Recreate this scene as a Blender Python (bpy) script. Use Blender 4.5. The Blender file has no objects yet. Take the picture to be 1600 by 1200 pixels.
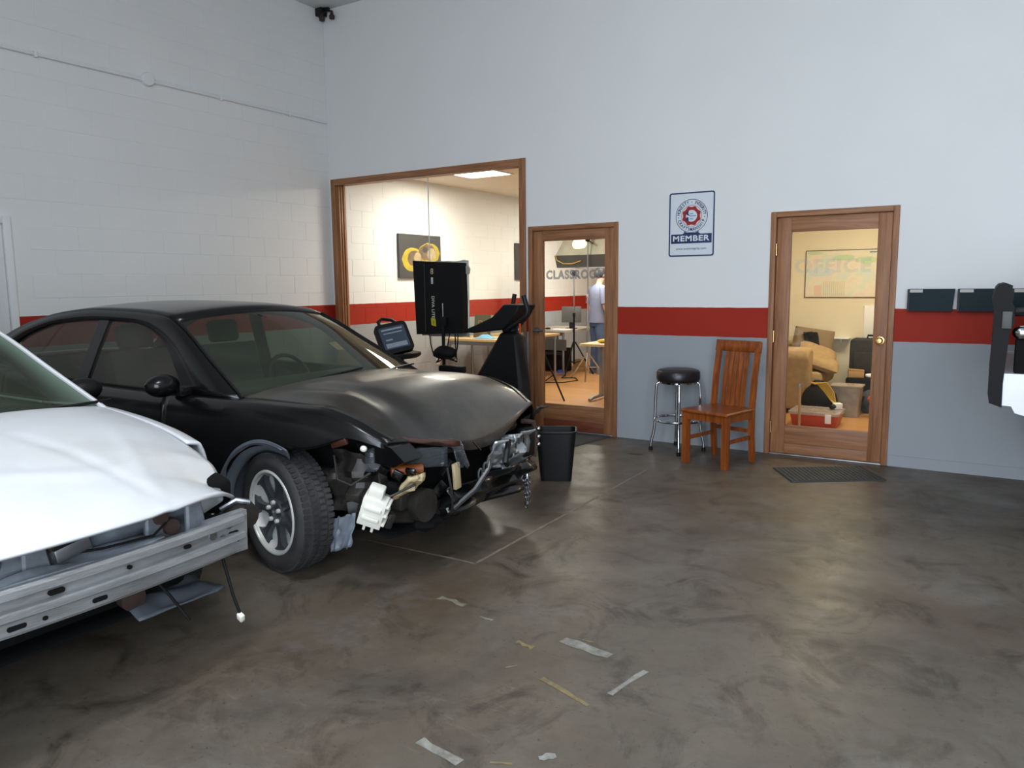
import bpy, bmesh, math, random
from mathutils import Vector, Matrix, Euler, noise
SC = bpy.context.scene
COL = SC.collection
R = math.radians
random.seed(7)

# ------------------------------------------------------------------ camera, world, lights, exposure
cam_data = bpy.data.cameras.new('camera')
cam = bpy.data.objects.new('camera', cam_data); COL.objects.link(cam)
cam_data.sensor_width = 36.0
cam_data.lens = 1187.35 / 1600 * 36.0
cam_data.clip_start = 0.05
_yaw, _pitch, _roll = -0.562543709, -0.129484062, -0.0102367398
_f = Vector((math.sin(_yaw) * math.cos(_pitch), math.cos(_yaw) * math.cos(_pitch), math.sin(_pitch)))
_r = Vector((math.cos(_yaw), -math.sin(_yaw), 0)); _u = _r.cross(_f)
_r2 = math.cos(_roll) * _r + math.sin(_roll) * _u
_u2 = -math.sin(_roll) * _r + math.cos(_roll) * _u
m = Matrix((_r2, _u2, -_f)).transposed().to_4x4()
m.translation = Vector((6.83634493, -6.76884653, 1.49424516))
cam.matrix_world = m
SC.camera = cam
SC.view_settings.view_transform = 'Standard'
SC.view_settings.look = 'None'
SC.view_settings.exposure = 1.15
SC.view_settings.gamma = 1.0
SC.view_settings.use_curve_mapping = False
try:
    SC.cycles.use_denoising = True
    SC.cycles.max_bounces = 10
    SC.cycles.transparent_max_bounces = 16
    SC.cycles.sample_clamp_indirect = 6.0
    SC.cycles.caustics_reflective = False
    SC.cycles.caustics_refractive = False
except Exception:
    pass
world = bpy.data.worlds.new('daylight'); SC.world = world
world.use_nodes = True
world.node_tree.nodes['Background'].inputs[0].default_value = (0.62, 0.78, 1.0, 1)
world.node_tree.nodes['Background'].inputs[1].default_value = 0.9

def area(name, loc, rot, sx, sy, power, col):
    l = bpy.data.lights.new(name, 'AREA'); l.shape = 'RECTANGLE'; l.size = sx; l.size_y = sy
    l.energy = power; l.color = col
    o = bpy.data.objects.new(name, l); COL.objects.link(o); o.location = loc; o.rotation_euler = rot
    return o
# daylight entering through the tall roll-up door opening behind the camera (x 5.3..9.5, z 0..4.2, y -8)
area('daylight_through_garage_door', (7.4, -8.2, 2.15), (R(90), 0, 0), 4.1, 4.0, 160.0, (0.84, 0.915, 1.0))
# added lamp above the view, brightens the white hood and the floor
area('added_bay_lamp', (5.15, -5.6, 4.60), (0, 0, 0), 0.5, 1.2, 32.0, (0.93, 0.96, 1.0))
# ceiling troffers of the classroom and the office, 
area('classroom_ceiling_light', (1.10, 1.58, 2.90), (0, 0, 0), 0.6, 0.55, 32.0, (1.0, 0.93, 0.80))
area('classroom_ceiling_light_far', (2.0, 4.6, 2.90), (0, 0, 0), 1.15, 0.55, 58.0, (1.0, 0.93, 0.80))
area('office_ceiling_light', (5.9, 2.0, 2.60), (0, 0, 0), 1.15, 0.55, 22.0, (1.0, 0.86, 0.62))

# ------------------------------------------------------------------ helpers
def lin(v):
    v = v / 255.0
    return v / 12.92 if v <= 0.04045 else ((v + 0.055) / 1.055) ** 2.4
def C(r, g, b): return (lin(r), lin(g), lin(b), 1.0)

def nodes_of(name):
    mt = bpy.data.materials.new(name); mt.use_nodes = True
    nt = mt.node_tree
    return mt, nt, nt.nodes['Principled BSDF']

def mat(name, col, rough=0.5, metal=0.0, var=0.0, vscale=6.0, bump=0.0, bscale=40.0, stretch=(1, 1, 1), coat=0.0, spec=0.5, emit=0.0, dirt=None, dscale=2.0, damt=0.5, alpha=1.0, world=False):
    mt, nt, b = nodes_of(name)
    N, L = nt.nodes, nt.links
    b.inputs['Base Color'].default_value = col
    b.inputs['Roughness'].default_value = rough
    b.inputs['Metallic'].default_value = metal
    b.inputs['Specular IOR Level'].default_value = spec
    b.inputs['Coat Weight'].default_value = coat
    b.inputs['Coat Roughness'].default_value = 0.08
    if emit:
        b.inputs['Emission Color'].default_value = col; b.inputs['Emission Strength'].default_value = emit
    if var or bump or dirt:
        if world:
            tc = N.new('ShaderNodeNewGeometry'); src = tc.outputs['Position']
        else:
            tc = N.new('ShaderNodeTexCoord'); src = tc.outputs['Object']
        mp = N.new('ShaderNodeMapping'); mp.inputs['Scale'].default_value = stretch
        L.new(src, mp.inputs['Vector'])
        last = None
        if var:
            n = N.new('ShaderNodeTexNoise'); n.inputs['Scale'].default_value = vscale; n.inputs['Detail'].default_value = 5
            L.new(mp.outputs[0], n.inputs['Vector'])
            r = N.new('ShaderNodeMapRange'); r.inputs[1].default_value = 0.3; r.inputs[2].default_value = 0.7
            r.inputs[3].default_value = 1 - var; r.inputs[4].default_value = 1 + var
            L.new(n.outputs['Fac'], r.inputs[0])
            mx = N.new('ShaderNodeVectorMath'); mx.operation = 'SCALE'
            mx.inputs[0].default_value = col[:3]; L.new(r.outputs[0], mx.inputs['Scale'])
            last = mx.outputs[0]
        if dirt:
            n = N.new('ShaderNodeTexNoise'); n.inputs['Scale'].default_value = dscale; n.inputs['Detail'].default_value = 8; n.inputs['Roughness'].default_value = 0.65
            L.new(mp.outputs[0], n.inputs['Vector'])
            r = N.new('ShaderNodeMapRange'); r.inputs[1].default_value = 0.45; r.inputs[2].default_value = 0.75; r.inputs[4].default_value = damt
            L.new(n.outputs['Fac'], r.inputs[0])
            mx = N.new('ShaderNodeMix'); mx.data_type = 'RGBA'
            L.new(r.outputs[0], mx.inputs['Factor'])
            if last: L.new(last, mx.inputs['A'])
            else: mx.inputs['A'].default_value = col
            mx.inputs['B'].default_value = dirt
            last = mx.outputs['Result']
        if last: L.new(last, b.inputs['Base Color'])
        if bump:
            n = N.new('ShaderNodeTexNoise'); n.inputs['Scale'].default_value = bscale; n.inputs['Detail'].default_value = 4
            L.new(mp.outputs[0], n.inputs['Vector'])
            bp = N.new('ShaderNodeBump'); bp.inputs['Strength'].default_value = bump; bp.inputs['Distance'].default_value = 0.01
            L.new(n.outputs['Fac'], bp.inputs['Height']); L.new(bp.outputs[0], b.inputs['Normal'])
    return mt

def glass_mat(name, tint=(1, 1, 1, 1), dust=None, damt=0.0, ior=1.5, rough=0.02):
    mt = bpy.data.materials.new(name); mt.use_nodes = True
    nt = mt.node_tree; N, L = nt.nodes, nt.links
    N.clear()
    out = N.new('ShaderNodeOutputMaterial')
    tr = N.new('ShaderNodeBsdfTransparent'); tr.inputs[0].default_value = tint
    gl = N.new('ShaderNodeBsdfGlossy'); gl.inputs['Roughness'].default_value = rough
    lw = N.new('ShaderNodeLayerWeight'); pw = N.new('ShaderNodeMath'); pw.operation = 'POWER'; pw.inputs[1].default_value = 5.0; L.new(lw.outputs['Facing'], pw.inputs[0])
    fr = N.new('ShaderNodeMath'); fr.operation = 'MULTIPLY_ADD'; fr.inputs[1].default_value = 0.95; fr.inputs[2].default_value = 0.03; L.new(pw.outputs[0], fr.inputs[0])
    mx = N.new('ShaderNodeMixShader'); L.new(fr.outputs[0], mx.inputs[0]); L.new(tr.outputs[0], mx.inputs[1]); L.new(gl.outputs[0], mx.inputs[2])
    last = mx
    if dust:
        df = N.new('ShaderNodeBsdfDiffuse'); df.inputs[0].default_value = dust
        tc = N.new('ShaderNodeTexCoord'); n = N.new('ShaderNodeTexNoise'); n.inputs['Scale'].default_value = 3.0; n.inputs['Detail'].default_value = 6
        L.new(tc.outputs['Object'], n.inputs['Vector'])
        r = N.new('ShaderNodeMapRange'); r.inputs[1].default_value = 0.3; r.inputs[2].default_value = 0.7; r.inputs[3].default_value = damt * 0.6; r.inputs[4].default_value = damt * 1.4
        L.new(n.outputs['Fac'], r.inputs[0])
        m2 = N.new('ShaderNodeMixShader'); L.new(r.outputs[0], m2.inputs[0]); L.new(mx.outputs[0], m2.inputs[1]); L.new(df.outputs[0], m2.inputs[2])
        last = m2
    L.new(last.outputs[0], out.inputs[0])
    return mt

def wood(name, c1, c2, axis='z', rough=0.45, scale=1.0, world=False):
    mt, nt, b = nodes_of(name); N, L = nt.nodes, nt.links
    if world:
        src = N.new('ShaderNodeNewGeometry').outputs['Position']
    else:
        src = N.new('ShaderNodeTexCoord').outputs['Object']
    mp = N.new('ShaderNodeMapping')
    s = {'x': (1.2, 22, 22), 'y': (22, 1.2, 22), 'z': (22, 22, 1.2)}[axis]
    mp.inputs['Scale'].default_value = tuple(v * scale for v in s); L.new(src, mp.inputs[0])
    n = N.new('ShaderNodeTexNoise'); n.inputs['Scale'].default_value = 1.6; n.inputs['Detail'].default_value = 7; n.inputs['Roughness'].default_value = 0.62; n.inputs['Distortion'].default_value = 0.6
    L.new(mp.outputs[0], n.inputs['Vector'])
    cr = N.new('ShaderNodeValToRGB'); cr.color_ramp.elements[0].position = 0.32; cr.color_ramp.elements[1].position = 0.68
    cr.color_ramp.elements[0].color = c1; cr.color_ramp.elements[1].color = c2
    L.new(n.outputs['Fac'], cr.inputs[0]); L.new(cr.outputs[0], b.inputs['Base Color'])
    b.inputs['Roughness'].default_value = rough
    return mt

class MB:
    def __init__(self): self.bm = bmesh.new()
    def box(self, c, s, rot=None, bev=0.0):
        r = bmesh.ops.create_cube(self.bm, size=1.0)
        vs = r['verts']
        M = Matrix.Translation(Vector(c)) @ (Euler(rot).to_matrix().to_4x4() if rot else Matrix.Identity(4)) @ Matrix.Diagonal((s[0], s[1], s[2], 1))
        bmesh.ops.transform(self.bm, matrix=M, verts=vs)
        if bev:
            es = list({e for v in vs for e in v.link_edges})
            bmesh.ops.bevel(self.bm, geom=es, offset=min(bev, 0.45 * min(s)), segments=2, profile=0.5, affect='EDGES')
        return self
    def span(self, x0, x1, y0, y1, z0, z1, bev=0.0):
        return self.box(((x0 + x1) / 2, (y0 + y1) / 2, (z0 + z1) / 2), (x1 - x0, y1 - y0, z1 - z0), None, bev)
    def prism(self, pts, axis, a, b):
        def P(p, t):
            return {'x': (t, p[0], p[1]), 'y': (p[0], t, p[1]), 'z': (p[0], p[1], t)}[axis]
        v0 = [self.bm.verts.new(P(p, a)) for p in pts]; v1 = [self.bm.verts.new(P(p, b)) for p in pts]
        n = len(pts)
        self.bm.faces.new(v0); self.bm.faces.new(v1)
        for i in range(n): self.bm.faces.new((v0[i], v0[(i + 1) % n], v1[(i + 1) % n], v1[i]))
        return self
    def rings(self, rings, closed_ring=True, cap=True, closed_path=False):
        V = [[self.bm.verts.new(p) for p in r] for r in rings]
        n = len(V[0]); m_ = len(V)
        for i in range(m_ if closed_path else m_ - 1):
            A, B = V[i], V[(i + 1) % m_]
            for j in range(n if closed_ring else n - 1):
                k = (j + 1) % n
                try: self.bm.faces.new((A[j], A[k], B[k], B[j]))
                except ValueError: pass
        if cap and closed_ring and not closed_path:
            self.bm.faces.new(V[0][::-1]); self.bm.faces.new(V[-1])
        return self
    def tube(self, pts, r, seg=8, closed=False, flat=None, up=None):
        P = [Vector(p) for p in pts]; n = len(P)
        rs = r if isinstance(r, (list, tuple)) else [r] * n
        T = []
        for i in range(n):
            if closed: t = P[(i + 1) % n] - P[i - 1]
            else: t = P[min(i + 1, n - 1)] - P[max(i - 1, 0)]
            T.append(t.normalized() if t.length > 1e-9 else Vector((0, 0, 1)))
        a = Vector(up) if up else (Vector((0, 0, 1)) if abs(T[0].z) < 0.9 else Vector((1, 0, 0)))
        rings = []
        nrm = (a - T[0] * a.dot(T[0])).normalized()
        for i in range(n):
            nrm = (nrm - T[i] * nrm.dot(T[i]))
            nrm = nrm.normalized() if nrm.length > 1e-6 else T[i].orthogonal().normalized()
            bn = T[i].cross(nrm)
            f = flat if flat else 1.0
            rings.append([P[i] + (nrm * math.cos(q) + bn * math.sin(q) * f) * rs[i] for q in [2 * math.pi * k / seg for k in range(seg)]])
        return self.rings(rings, True, not closed, closed)
    def lathe(self, prof, seg=24, c=(0, 0, 0), axis='z', a0=0.0, a1=2 * math.pi):
        full = abs(a1 - a0 - 2 * math.pi) < 1e-6
        rings = []
        m_ = seg if full else seg + 1
        for i in range(m_):
            q = a0 + (a1 - a0) * i / seg
            ring = []
            for (r, h) in prof:
                x, y = r * math.cos(q), r * math.sin(q)
                p = {'z': (x, y, h), 'y': (x, h, y), 'x': (h, x, y)}[axis]
                ring.append(Vector(p) + Vector(c))
            rings.append(ring)
        return self.rings(rings, False, False, full)
    def grid(self, f, nu, nv):
        V = [[self.bm.verts.new(f(i / nu, j / nv)) for j in range(nv + 1)] for i in range(nu + 1)]
        for i in range(nu):
            for j in range(nv):
                try: self.bm.faces.new((V[i][j], V[i + 1][j], V[i + 1][j + 1], V[i][j + 1]))
                except ValueError: pass
        return self
    def ball(self, c, r, seg=14, rot=None):
        rr = (r, r, r) if not isinstance(r, (tuple, list)) else r
        x = bmesh.ops.create_uvsphere(self.bm, u_segments=seg, v_segments=max(6, seg // 2 + 2), radius=1.0)
        M = Matrix.Translation(Vector(c)) @ (Euler(rot).to_matrix().to_4x4() if rot else Matrix.Identity(4)) @ Matrix.Diagonal((rr[0], rr[1], rr[2], 1))
        bmesh.ops.transform(self.bm, matrix=M, verts=x['verts'])
        return self
    def cyl(self, a, b, r, seg=12, r2=None):
        return self.tube([a, b], [r, r2 if r2 is not None else r], seg)
    def poly(self, pts):
        self.bm.faces.new([self.bm.verts.new(p) for p in pts]); return self
    def text(self, s, size, fn, bold=0.0, space=1.0, align='CENTER', ext=0.0):
        cu = bpy.data.curves.new('t', 'FONT'); cu.body = s; cu.size = size; cu.offset = bold; cu.align_x = align; cu.align_y = 'CENTER'; cu.space_character = space
        ob = bpy.data.objects.new('t', cu); me = ob.to_mesh()
        vs = [self.bm.verts.new(fn(v.co.x, v.co.y)) for v in me.vertices]
        for p in me.polygons:
            try: self.bm.faces.new([vs[i] for i in p.vertices])
            except ValueError: pass
        ob.to_mesh_clear(); bpy.data.objects.remove(ob); bpy.data.curves.remove(cu)
        return self

ORG = {}
def org(o):
    return ORG.get(o.name) if o else None
def thing(name, label=None, cat=None, loc=(0, 0, 0), rotz=0.0, group=None, kind=None, world=True):
    """Empty at the base of a thing; with world=True the parts' vertices are given in world coordinates."""
    o = bpy.data.objects.new(name, None); COL.objects.link(o)
    o.empty_display_size = 0.1; o.location = loc; o.rotation_euler = (0, 0, rotz)
    ORG[o.name] = Vector(loc) if world else None
    tag(o, label, cat, group, kind)
    return o
def tag(o, label=None, cat=None, group=None, kind=None):
    if label: o['label'] = label
    if cat: o['category'] = cat
    if group: o['group'] = group
    if kind: o['kind'] = kind
    return o
def obj(name, mb, mt, parent=None, smooth=True, solid=0.0, subsurf=0, label=None, origin=None, kind=None, angle=0.7, soff=0.0):
    bm = mb.bm
    bmesh.ops.remove_doubles(bm, verts=bm.verts, dist=1e-6)
    bmesh.ops.recalc_face_normals(bm, faces=bm.faces)
    off = None
    if parent is not None: off = ORG.get(parent.name)
    elif origin is not None: off = Vector(origin)
    if off is not None: bmesh.ops.translate(bm, verts=bm.verts, vec=-off)
    me = bpy.data.meshes.new(name); bm.to_mesh(me); bm.free()
    if mt: me.materials.append(mt)
    if smooth:
        for p in me.polygons: p.use_smooth = True
        me.set_sharp_from_angle(angle=angle)
    o = bpy.data.objects.new(name, me); COL.objects.link(o)
    if parent is not None:
        o.parent = parent; ORG[o.name] = ORG.get(parent.name)
    else:
        if origin is not None: o.location = origin
        ORG[o.name] = Vector(origin) if origin is not None else Vector((0, 0, 0))
    if solid:
        md = o.modifiers.new('thickness', 'SOLIDIFY'); md.thickness = solid; md.offset = soff
    if subsurf:
        md = o.modifiers.new('smooth', 'SUBSURF'); md.levels = subsurf; md.render_levels = subsurf
    if label: o['label'] = label
    if kind: o['kind'] = kind
    return o
def dup(root, loc, rotz, label=None):
    r = root.copy(); COL.objects.link(r); r.location = loc; r.rotation_euler = (0, 0, rotz)
    if label: r['label'] = label
    for ch in list(root.children):
        c_ = ch.copy(); COL.objects.link(c_); c_.parent = r
        for g in ch.children:
            d = g.copy(); COL.objects.link(d); d.parent = c_
    return r
def ip(tab, x):
    """smooth monotone-ish cubic interpolation through a table of (x, y)"""
    n = len(tab)
    if x <= tab[0][0]: return tab[0][1]
    if x >= tab[-1][0]: return tab[-1][1]
    for i in range(n - 1):
        if x <= tab[i + 1][0]: break
    x0, y0 = tab[i]; x1, y1 = tab[i + 1]; h = x1 - x0; d = (y1 - y0) / h
    def slope(k):
        if k <= 0: return (tab[1][1] - tab[0][1]) / (tab[1][0] - tab[0][0])
        if k >= n - 1: return (tab[-1][1] - tab[-2][1]) / (tab[-1][0] - tab[-2][0])
        a = (tab[k][1] - tab[k - 1][1]) / (tab[k][0] - tab[k - 1][0]); b = (tab[k + 1][1] - tab[k][1]) / (tab[k + 1][0] - tab[k][0])
        return 0.0 if a * b <= 0 else 2 * a * b / (a + b)
    m0, m1 = slope(i), slope(i + 1); t = (x - x0) / h
    return y0 * (2 * t**3 - 3 * t**2 + 1) + h * m0 * (t**3 - 2 * t**2 + t) + y1 * (-2 * t**3 + 3 * t**2) + h * m1 * (t**3 - t**2)
def lerp(a, b, t): return a + (b - a) * t
def nz(x, y, z=0.0, s=1.0): return noise.noise(Vector((x * s, y * s, z * s)))

# ------------------------------------------------------------------ materials
def wall_paint(name, block=False):
    mt, nt, b = nodes_of(name); N, L = nt.nodes, nt.links
    g = N.new('ShaderNodeNewGeometry'); sp = N.new('ShaderNodeSeparateXYZ'); L.new(g.outputs['Position'], sp.inputs[0])
    wob = N.new('ShaderNodeTexNoise'); wob.inputs['Scale'].default_value = 9.0; L.new(g.outputs['Position'], wob.inputs['Vector'])
    wm = N.new('ShaderNodeMath'); wm.operation = 'MULTIPLY_ADD'; wm.inputs[1].default_value = 0.008; L.new(wob.outputs['Fac'], wm.inputs[0]); L.new(sp.outputs['Z'], wm.inputs[2])
    def step(v):
        s = N.new('ShaderNodeMath'); s.operation = 'GREATER_THAN'; L.new(wm.outputs[0], s.inputs[0]); s.inputs[1].default_value = v + 0.004; return s.outputs[0]
    no = N.new('ShaderNodeTexNoise'); no.inputs['Scale'].default_value = 1.3; no.inputs['Detail'].default_value = 7; L.new(g.outputs['Position'], no.inputs['Vector'])
    def duo(a, c_):
        mx = N.new('ShaderNodeMix'); mx.data_type = 'RGBA'; mx.inputs['A'].default_value = a; mx.inputs['B'].default_value = c_; L.new(no.outputs['Fac'], mx.inputs['Factor']); return mx.outputs['Result']
    grey = duo(C(146, 151, 156), C(160, 164, 168)); red = duo(C(146, 34, 18), C(162, 44, 26)); white = duo(C(221, 222, 221), C(231, 231, 229))
    m1 = N.new('ShaderNodeMix'); m1.data_type = 'RGBA'; L.new(step(1.014), m1.inputs['Factor']); L.new(grey, m1.inputs['A']); L.new(red, m1.inputs['B'])
    m2 = N.new('ShaderNodeMix'); m2.data_type = 'RGBA'; L.new(step(1.276), m2.inputs['Factor']); L.new(m1.outputs['Result'], m2.inputs['A']); L.new(white, m2.inputs['B'])
    L.new(m2.outputs['Result'], b.inputs['Base Color'])
    b.inputs['Roughness'].default_value = 0.65; b.inputs['Specular IOR Level'].default_value = 0.25
    bn = N.new('ShaderNodeTexNoise'); bn.inputs['Scale'].default_value = 60 if block else 90; bn.inputs['Detail'].default_value = 3; L.new(g.outputs['Position'], bn.inputs['Vector'])
    bp = N.new('ShaderNodeBump'); bp.inputs['Strength'].default_value = 0.25 if block else 0.12; bp.inputs['Distance'].default_value = 0.004
    L.new(bn.outputs['Fac'], bp.inputs['Height']); L.new(bp.outputs[0], b.inputs['Normal'])
    return mt

def floor_mat():
    mt, nt, b = nodes_of('stained_concrete'); N, L = nt.nodes, nt.links
    g = N.new('ShaderNodeNewGeometry')
    def nse(s, d=6, r=0.6, dist=0.0, st=(1, 1, 1)):
        mp = N.new('ShaderNodeMapping'); mp.inputs['Scale'].default_value = st; L.new(g.outputs['Position'], mp.inputs[0])
        n = N.new('ShaderNodeTexNoise'); n.inputs['Scale'].default_value = s; n.inputs['Detail'].default_value = d; n.inputs['Roughness'].default_value = r; n.inputs['Distortion'].default_value = dist
        L.new(mp.outputs[0], n.inputs['Vector']); return n.outputs['Fac']
    def rng(src, a, c_, lo=0.0, hi=1.0):
        r = N.new('ShaderNodeMapRange'); r.inputs[1].default_value = a; r.inputs[2].default_value = c_; r.inputs[3].default_value = lo; r.inputs[4].default_value = hi; L.new(src, r.inputs[0]); return r.outputs[0]
    def mix(f, a, c_):
        mx = N.new('ShaderNodeMix'); mx.data_type = 'RGBA'; L.new(f, mx.inputs['Factor'])
        for k, v in (('A', a), ('B', c_)):
            if isinstance(v, tuple): mx.inputs[k].default_value = v
            else: L.new(v, mx.inputs[k])
        return mx.outputs['Result']
    base = mix(rng(nse(1.1, 8, 0.62, 0.4), 0.3, 0.7), C(82, 75, 66), C(114, 106, 94))
    base = mix(rng(nse(0.55, 7, 0.62, 0.8), 0.48, 0.68, 0, 0.75), base, C(90, 74, 58))       # brown tint
    base = mix(rng(nse(2.4, 8, 0.7, 1.2), 0.52, 0.68, 0, 0.85), base, C(54, 46, 38))          # oily patches
    base = mix(rng(nse(0.8, 6, 0.6, 0.5, (1, 1, 1)), 0.60, 0.75, 0, 0.6), base, C(46, 42, 38))
    base = mix(rng(nse(3.3, 9, 0.75, 2.0, (0.6, 2.2, 1)), 0.60, 0.74, 0, 0.55), base, C(128, 121, 108))   # scuffed pale traffic marks
    base = mix(rng(nse(1.7, 9, 0.7, 0.3), 0.55, 0.75, 0, 0.55), base, C(122, 121, 120))       # grey dusty smears
    base = mix(rng(nse(7.0, 6, 0.7, 0.5), 0.5, 0.75, 0, 0.5), base, C(66, 60, 53))
    base = mix(rng(nse(45, 3, 0.6), 0.62, 0.72, 0, 0.5), base, C(42, 38, 34))               # specks
    b.inputs['Specular IOR Level'].default_value = 0.38
    L.new(base, b.inputs['Base Color'])
    L.new(rng(nse(3.0, 6, 0.6), 0.3, 0.7, 0.28, 0.55), b.inputs['Roughness'])
    bp = N.new('ShaderNodeBump'); bp.inputs['Strength'].default_value = 0.15; bp.inputs['Distance'].default_value = 0.004
    L.new(nse(25, 5), bp.inputs['Height']); L.new(bp.outputs[0], b.inputs['Normal'])
    return mt

M = {}
M['wall'] = wall_paint('painted_drywall'); M['block'] = wall_paint('painted_block', True)
M['floor'] = floor_mat()
M['ceil'] = mat('ceiling_white', C(205, 205, 203), 0.8, var=0.03)
M['tile'] = mat('ceiling_tile', C(222, 215, 200), 0.9, var=0.04, bump=0.1)
M['oak_v'] = wood('oak_upright', C(120, 76, 46), C(166, 116, 78), 'z', 0.55, world=True)
M['oak_h'] = wood('oak_rail', C(120, 76, 46), C(166, 116, 78), 'x', 0.55, world=True)
M['kick'] = wood('oak_kick', C(96, 48, 32), C(124, 68, 46), 'x', 0.4, world=True)
M['woodfloor'] = wood('laminate_floor', C(172, 120, 68), C(200, 150, 94), 'x', 0.35, 0.4, world=True)
M['chairwood'] = wood('chair_wood', C(106, 50, 19), C(160, 86, 36), 'z', 0.3)
M['tabletop'] = mat('tan_tabletop', C(206, 178, 124), 0.4, var=0.06)
M['chrome'] = mat('chrome', C(205, 208, 212), 0.12, 1.0)
M['steel'] = mat('steel', C(150, 152, 156), 0.38, 1.0, var=0.1)
M['alu'] = mat('scuffed_aluminium', C(176, 178, 180), 0.42, 0.7, var=0.22, vscale=9, bump=0.2, bscale=60, stretch=(1, 0.4, 2.5), dirt=C(110, 108, 104), dscale=7, damt=0.6)
M['brass'] = mat('brass', C(205, 170, 110), 0.25, 1.0)
M['black'] = mat('black_plastic', C(14, 14, 15), 0.5, var=0.15, bump=0.05, spec=0.35)
M['blackmatte'] = mat('black_matte', C(12, 12, 13), 0.7, spec=0.25)
M['vinyl'] = mat('black_vinyl', C(30, 26, 28), 0.35, bump=0.15, bscale=60)
M['rubber'] = mat('tyre_rubber', C(46, 45, 46), 0.72, var=0.2, vscale=14, bump=0.2, bscale=60, dirt=C(84, 80, 74), dscale=4, damt=0.5)
M['blackpaint'] = mat('dusty_black_paint', C(11, 11, 12), 0.24, var=0.2, vscale=5, coat=0.25, spec=0.3, dirt=C(40, 37, 33), dscale=2.3, damt=0.15)
M['hoodpaint'] = mat('dusty_black_hood', C(38, 35, 31), 0.34, var=0.15, vscale=4, coat=0.35, dirt=C(88, 79, 69), dscale=1.6, damt=0.85)
M['whitepaint'] = mat('white_paint', C(220, 223, 227), 0.4, var=0.02, coat=0.15, dirt=C(196, 190, 176), dscale=1.7, damt=0.5)
M['underbody'] = mat('underbody', C(10, 10, 10), 0.85, spec=0.2)
M['greasy'] = mat('greasy_metal', C(58, 54, 50), 0.5, 0.4, var=0.4, vscale=8, bump=0.3, bscale=30, dirt=C(28, 25, 22), dscale=5, damt=0.8)
M['blueprimer'] = mat('grey_blue_primer', C(132, 140, 148), 0.5, 0.2, var=0.25, vscale=6, bump=0.3, bscale=20, dirt=C(72, 70, 70), dscale=5, damt=0.8)
M['rust'] = mat('rusty_metal', C(66, 50, 43), 0.75, 0.2, var=0.35, vscale=12)
M['liner'] = mat('grey_plastic_liner', C(88, 94, 102), 0.5, var=0.2, vscale=4)
M['whiteplastic'] = mat('white_plastic', C(222, 220, 208), 0.45, var=0.05)
M['creamplastic'] = mat('cream_plastic', C(178, 160, 122), 0.5, var=0.15)
M['amber'] = mat('amber_plastic', C(58, 32, 22), 0.3, coat=0.4)
M['ambersignal'] = mat('amber_signal', C(124, 66, 30), 0.35)
M['blackdeep'] = mat('black_bumper', C(7, 6, 7), 0.6, spec=0.2)
M['silverfoil'] = mat('crumpled_silver', C(176, 180, 182), 0.35, 0.7, var=0.25, vscale=10, bump=0.4, bscale=25)
M['rim'] = mat('alloy_grey', C(96, 98, 102), 0.4, 0.7, var=0.15)
M['rimbright'] = mat('alloy_bright', C(206, 206, 200), 0.35, 0.15, var=0.08)
M['seatcloth'] = mat('grey_seat_cloth', C(72, 74, 72), 0.9, var=0.1)
M['dash'] = mat('dashboard_grey', C(58, 62, 58), 0.7)
M['carglass'] = glass_mat('dusty_car_glass', (0.52, 0.64, 0.54, 1), C(108, 114, 100), 0.14)
M['sideglass'] = glass_mat('dusty_side_glass', (0.60, 0.63, 0.57, 1), C(116, 110, 98), 0.2)
M['glass'] = glass_mat('clear_glass', (0.97, 0.985, 0.98, 1))
M['lens'] = glass_mat('lamp_lens', (0.85, 0.9, 0.95, 1), C(150, 155, 160), 0.05, rough=0.05)
M['frost'] = glass_mat('frosted_lettering', (0.55, 0.56, 0.56, 1), C(150, 154, 154), 0.55)
M['frostlight'] = glass_mat('pale_frosted_lettering', (0.9, 0.92, 0.94, 1), C(205, 215, 222), 0.10)
M['navy'] = mat('sign_navy', C(34, 46, 92), 0.4)
M['signwhite'] = mat('sign_white', C(214, 220, 226), 0.35)
M['signred'] = mat('sign_red', C(150, 34, 40), 0.4)
M['signpink'] = mat('sign_pink', C(226, 202, 200), 0.4)
M['signblue'] = mat('sign_blue', C(120, 150, 190), 0.4)
M['mat_rubber'] = mat('ribbed_mat', C(62, 64, 64), 0.85, var=0.2, vscale=60)
M['teal'] = mat('teal_plastic', C(12, 36, 42), 0.5, spec=0.2, var=0.1)
M['label'] = mat('paper_label', C(190, 188, 180), 0.7)
M['trimwhite'] = mat('white_trim', C(225, 227, 227), 0.5, var=0.02)
M['markwhite'] = mat('worn_white_paint', C(140, 139, 131), 0.7, var=0.2, vscale=30, dirt=C(92, 86, 77), dscale=16, damt=0.9, world=True)
M['markyellow'] = mat('worn_yellow_paint', C(132, 117, 80), 0.7, var=0.2, vscale=30, dirt=C(92, 84, 72), dscale=16, damt=0.9, world=True)
M['line'] = mat('worn_stall_line', C(126, 118, 100), 0.7, var=0.2, vscale=25, dirt=C(92, 85, 75), dscale=9, damt=0.7, world=True)
M['lamp'] = mat('lit_diffuser', (1.0, 0.95, 0.85, 1), 0.5, emit=5.0)
M['lampadded'] = mat('added_lamp_diffuser', (0.95, 0.97, 1.0, 1), 0.5, emit=1.2)  # glowing face of the added bay lamp
M['lampoffice'] = mat('lit_warm_diffuser', (1.0, 0.86, 0.62, 1), 0.5, emit=3.0)
M['kraft'] = mat('cardboard', C(176, 140, 92), 0.8, var=0.08)
M['yellow'] = mat('yellow_plastic', C(206, 178, 40), 0.45)
M['lime'] = mat('lime_print', C(176, 176, 40), 0.5)
M['orange'] = mat('orange_plastic', C(206, 92, 44), 0.45)
M['redtub'] = mat('red_tub', C(176, 62, 36), 0.4)
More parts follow.
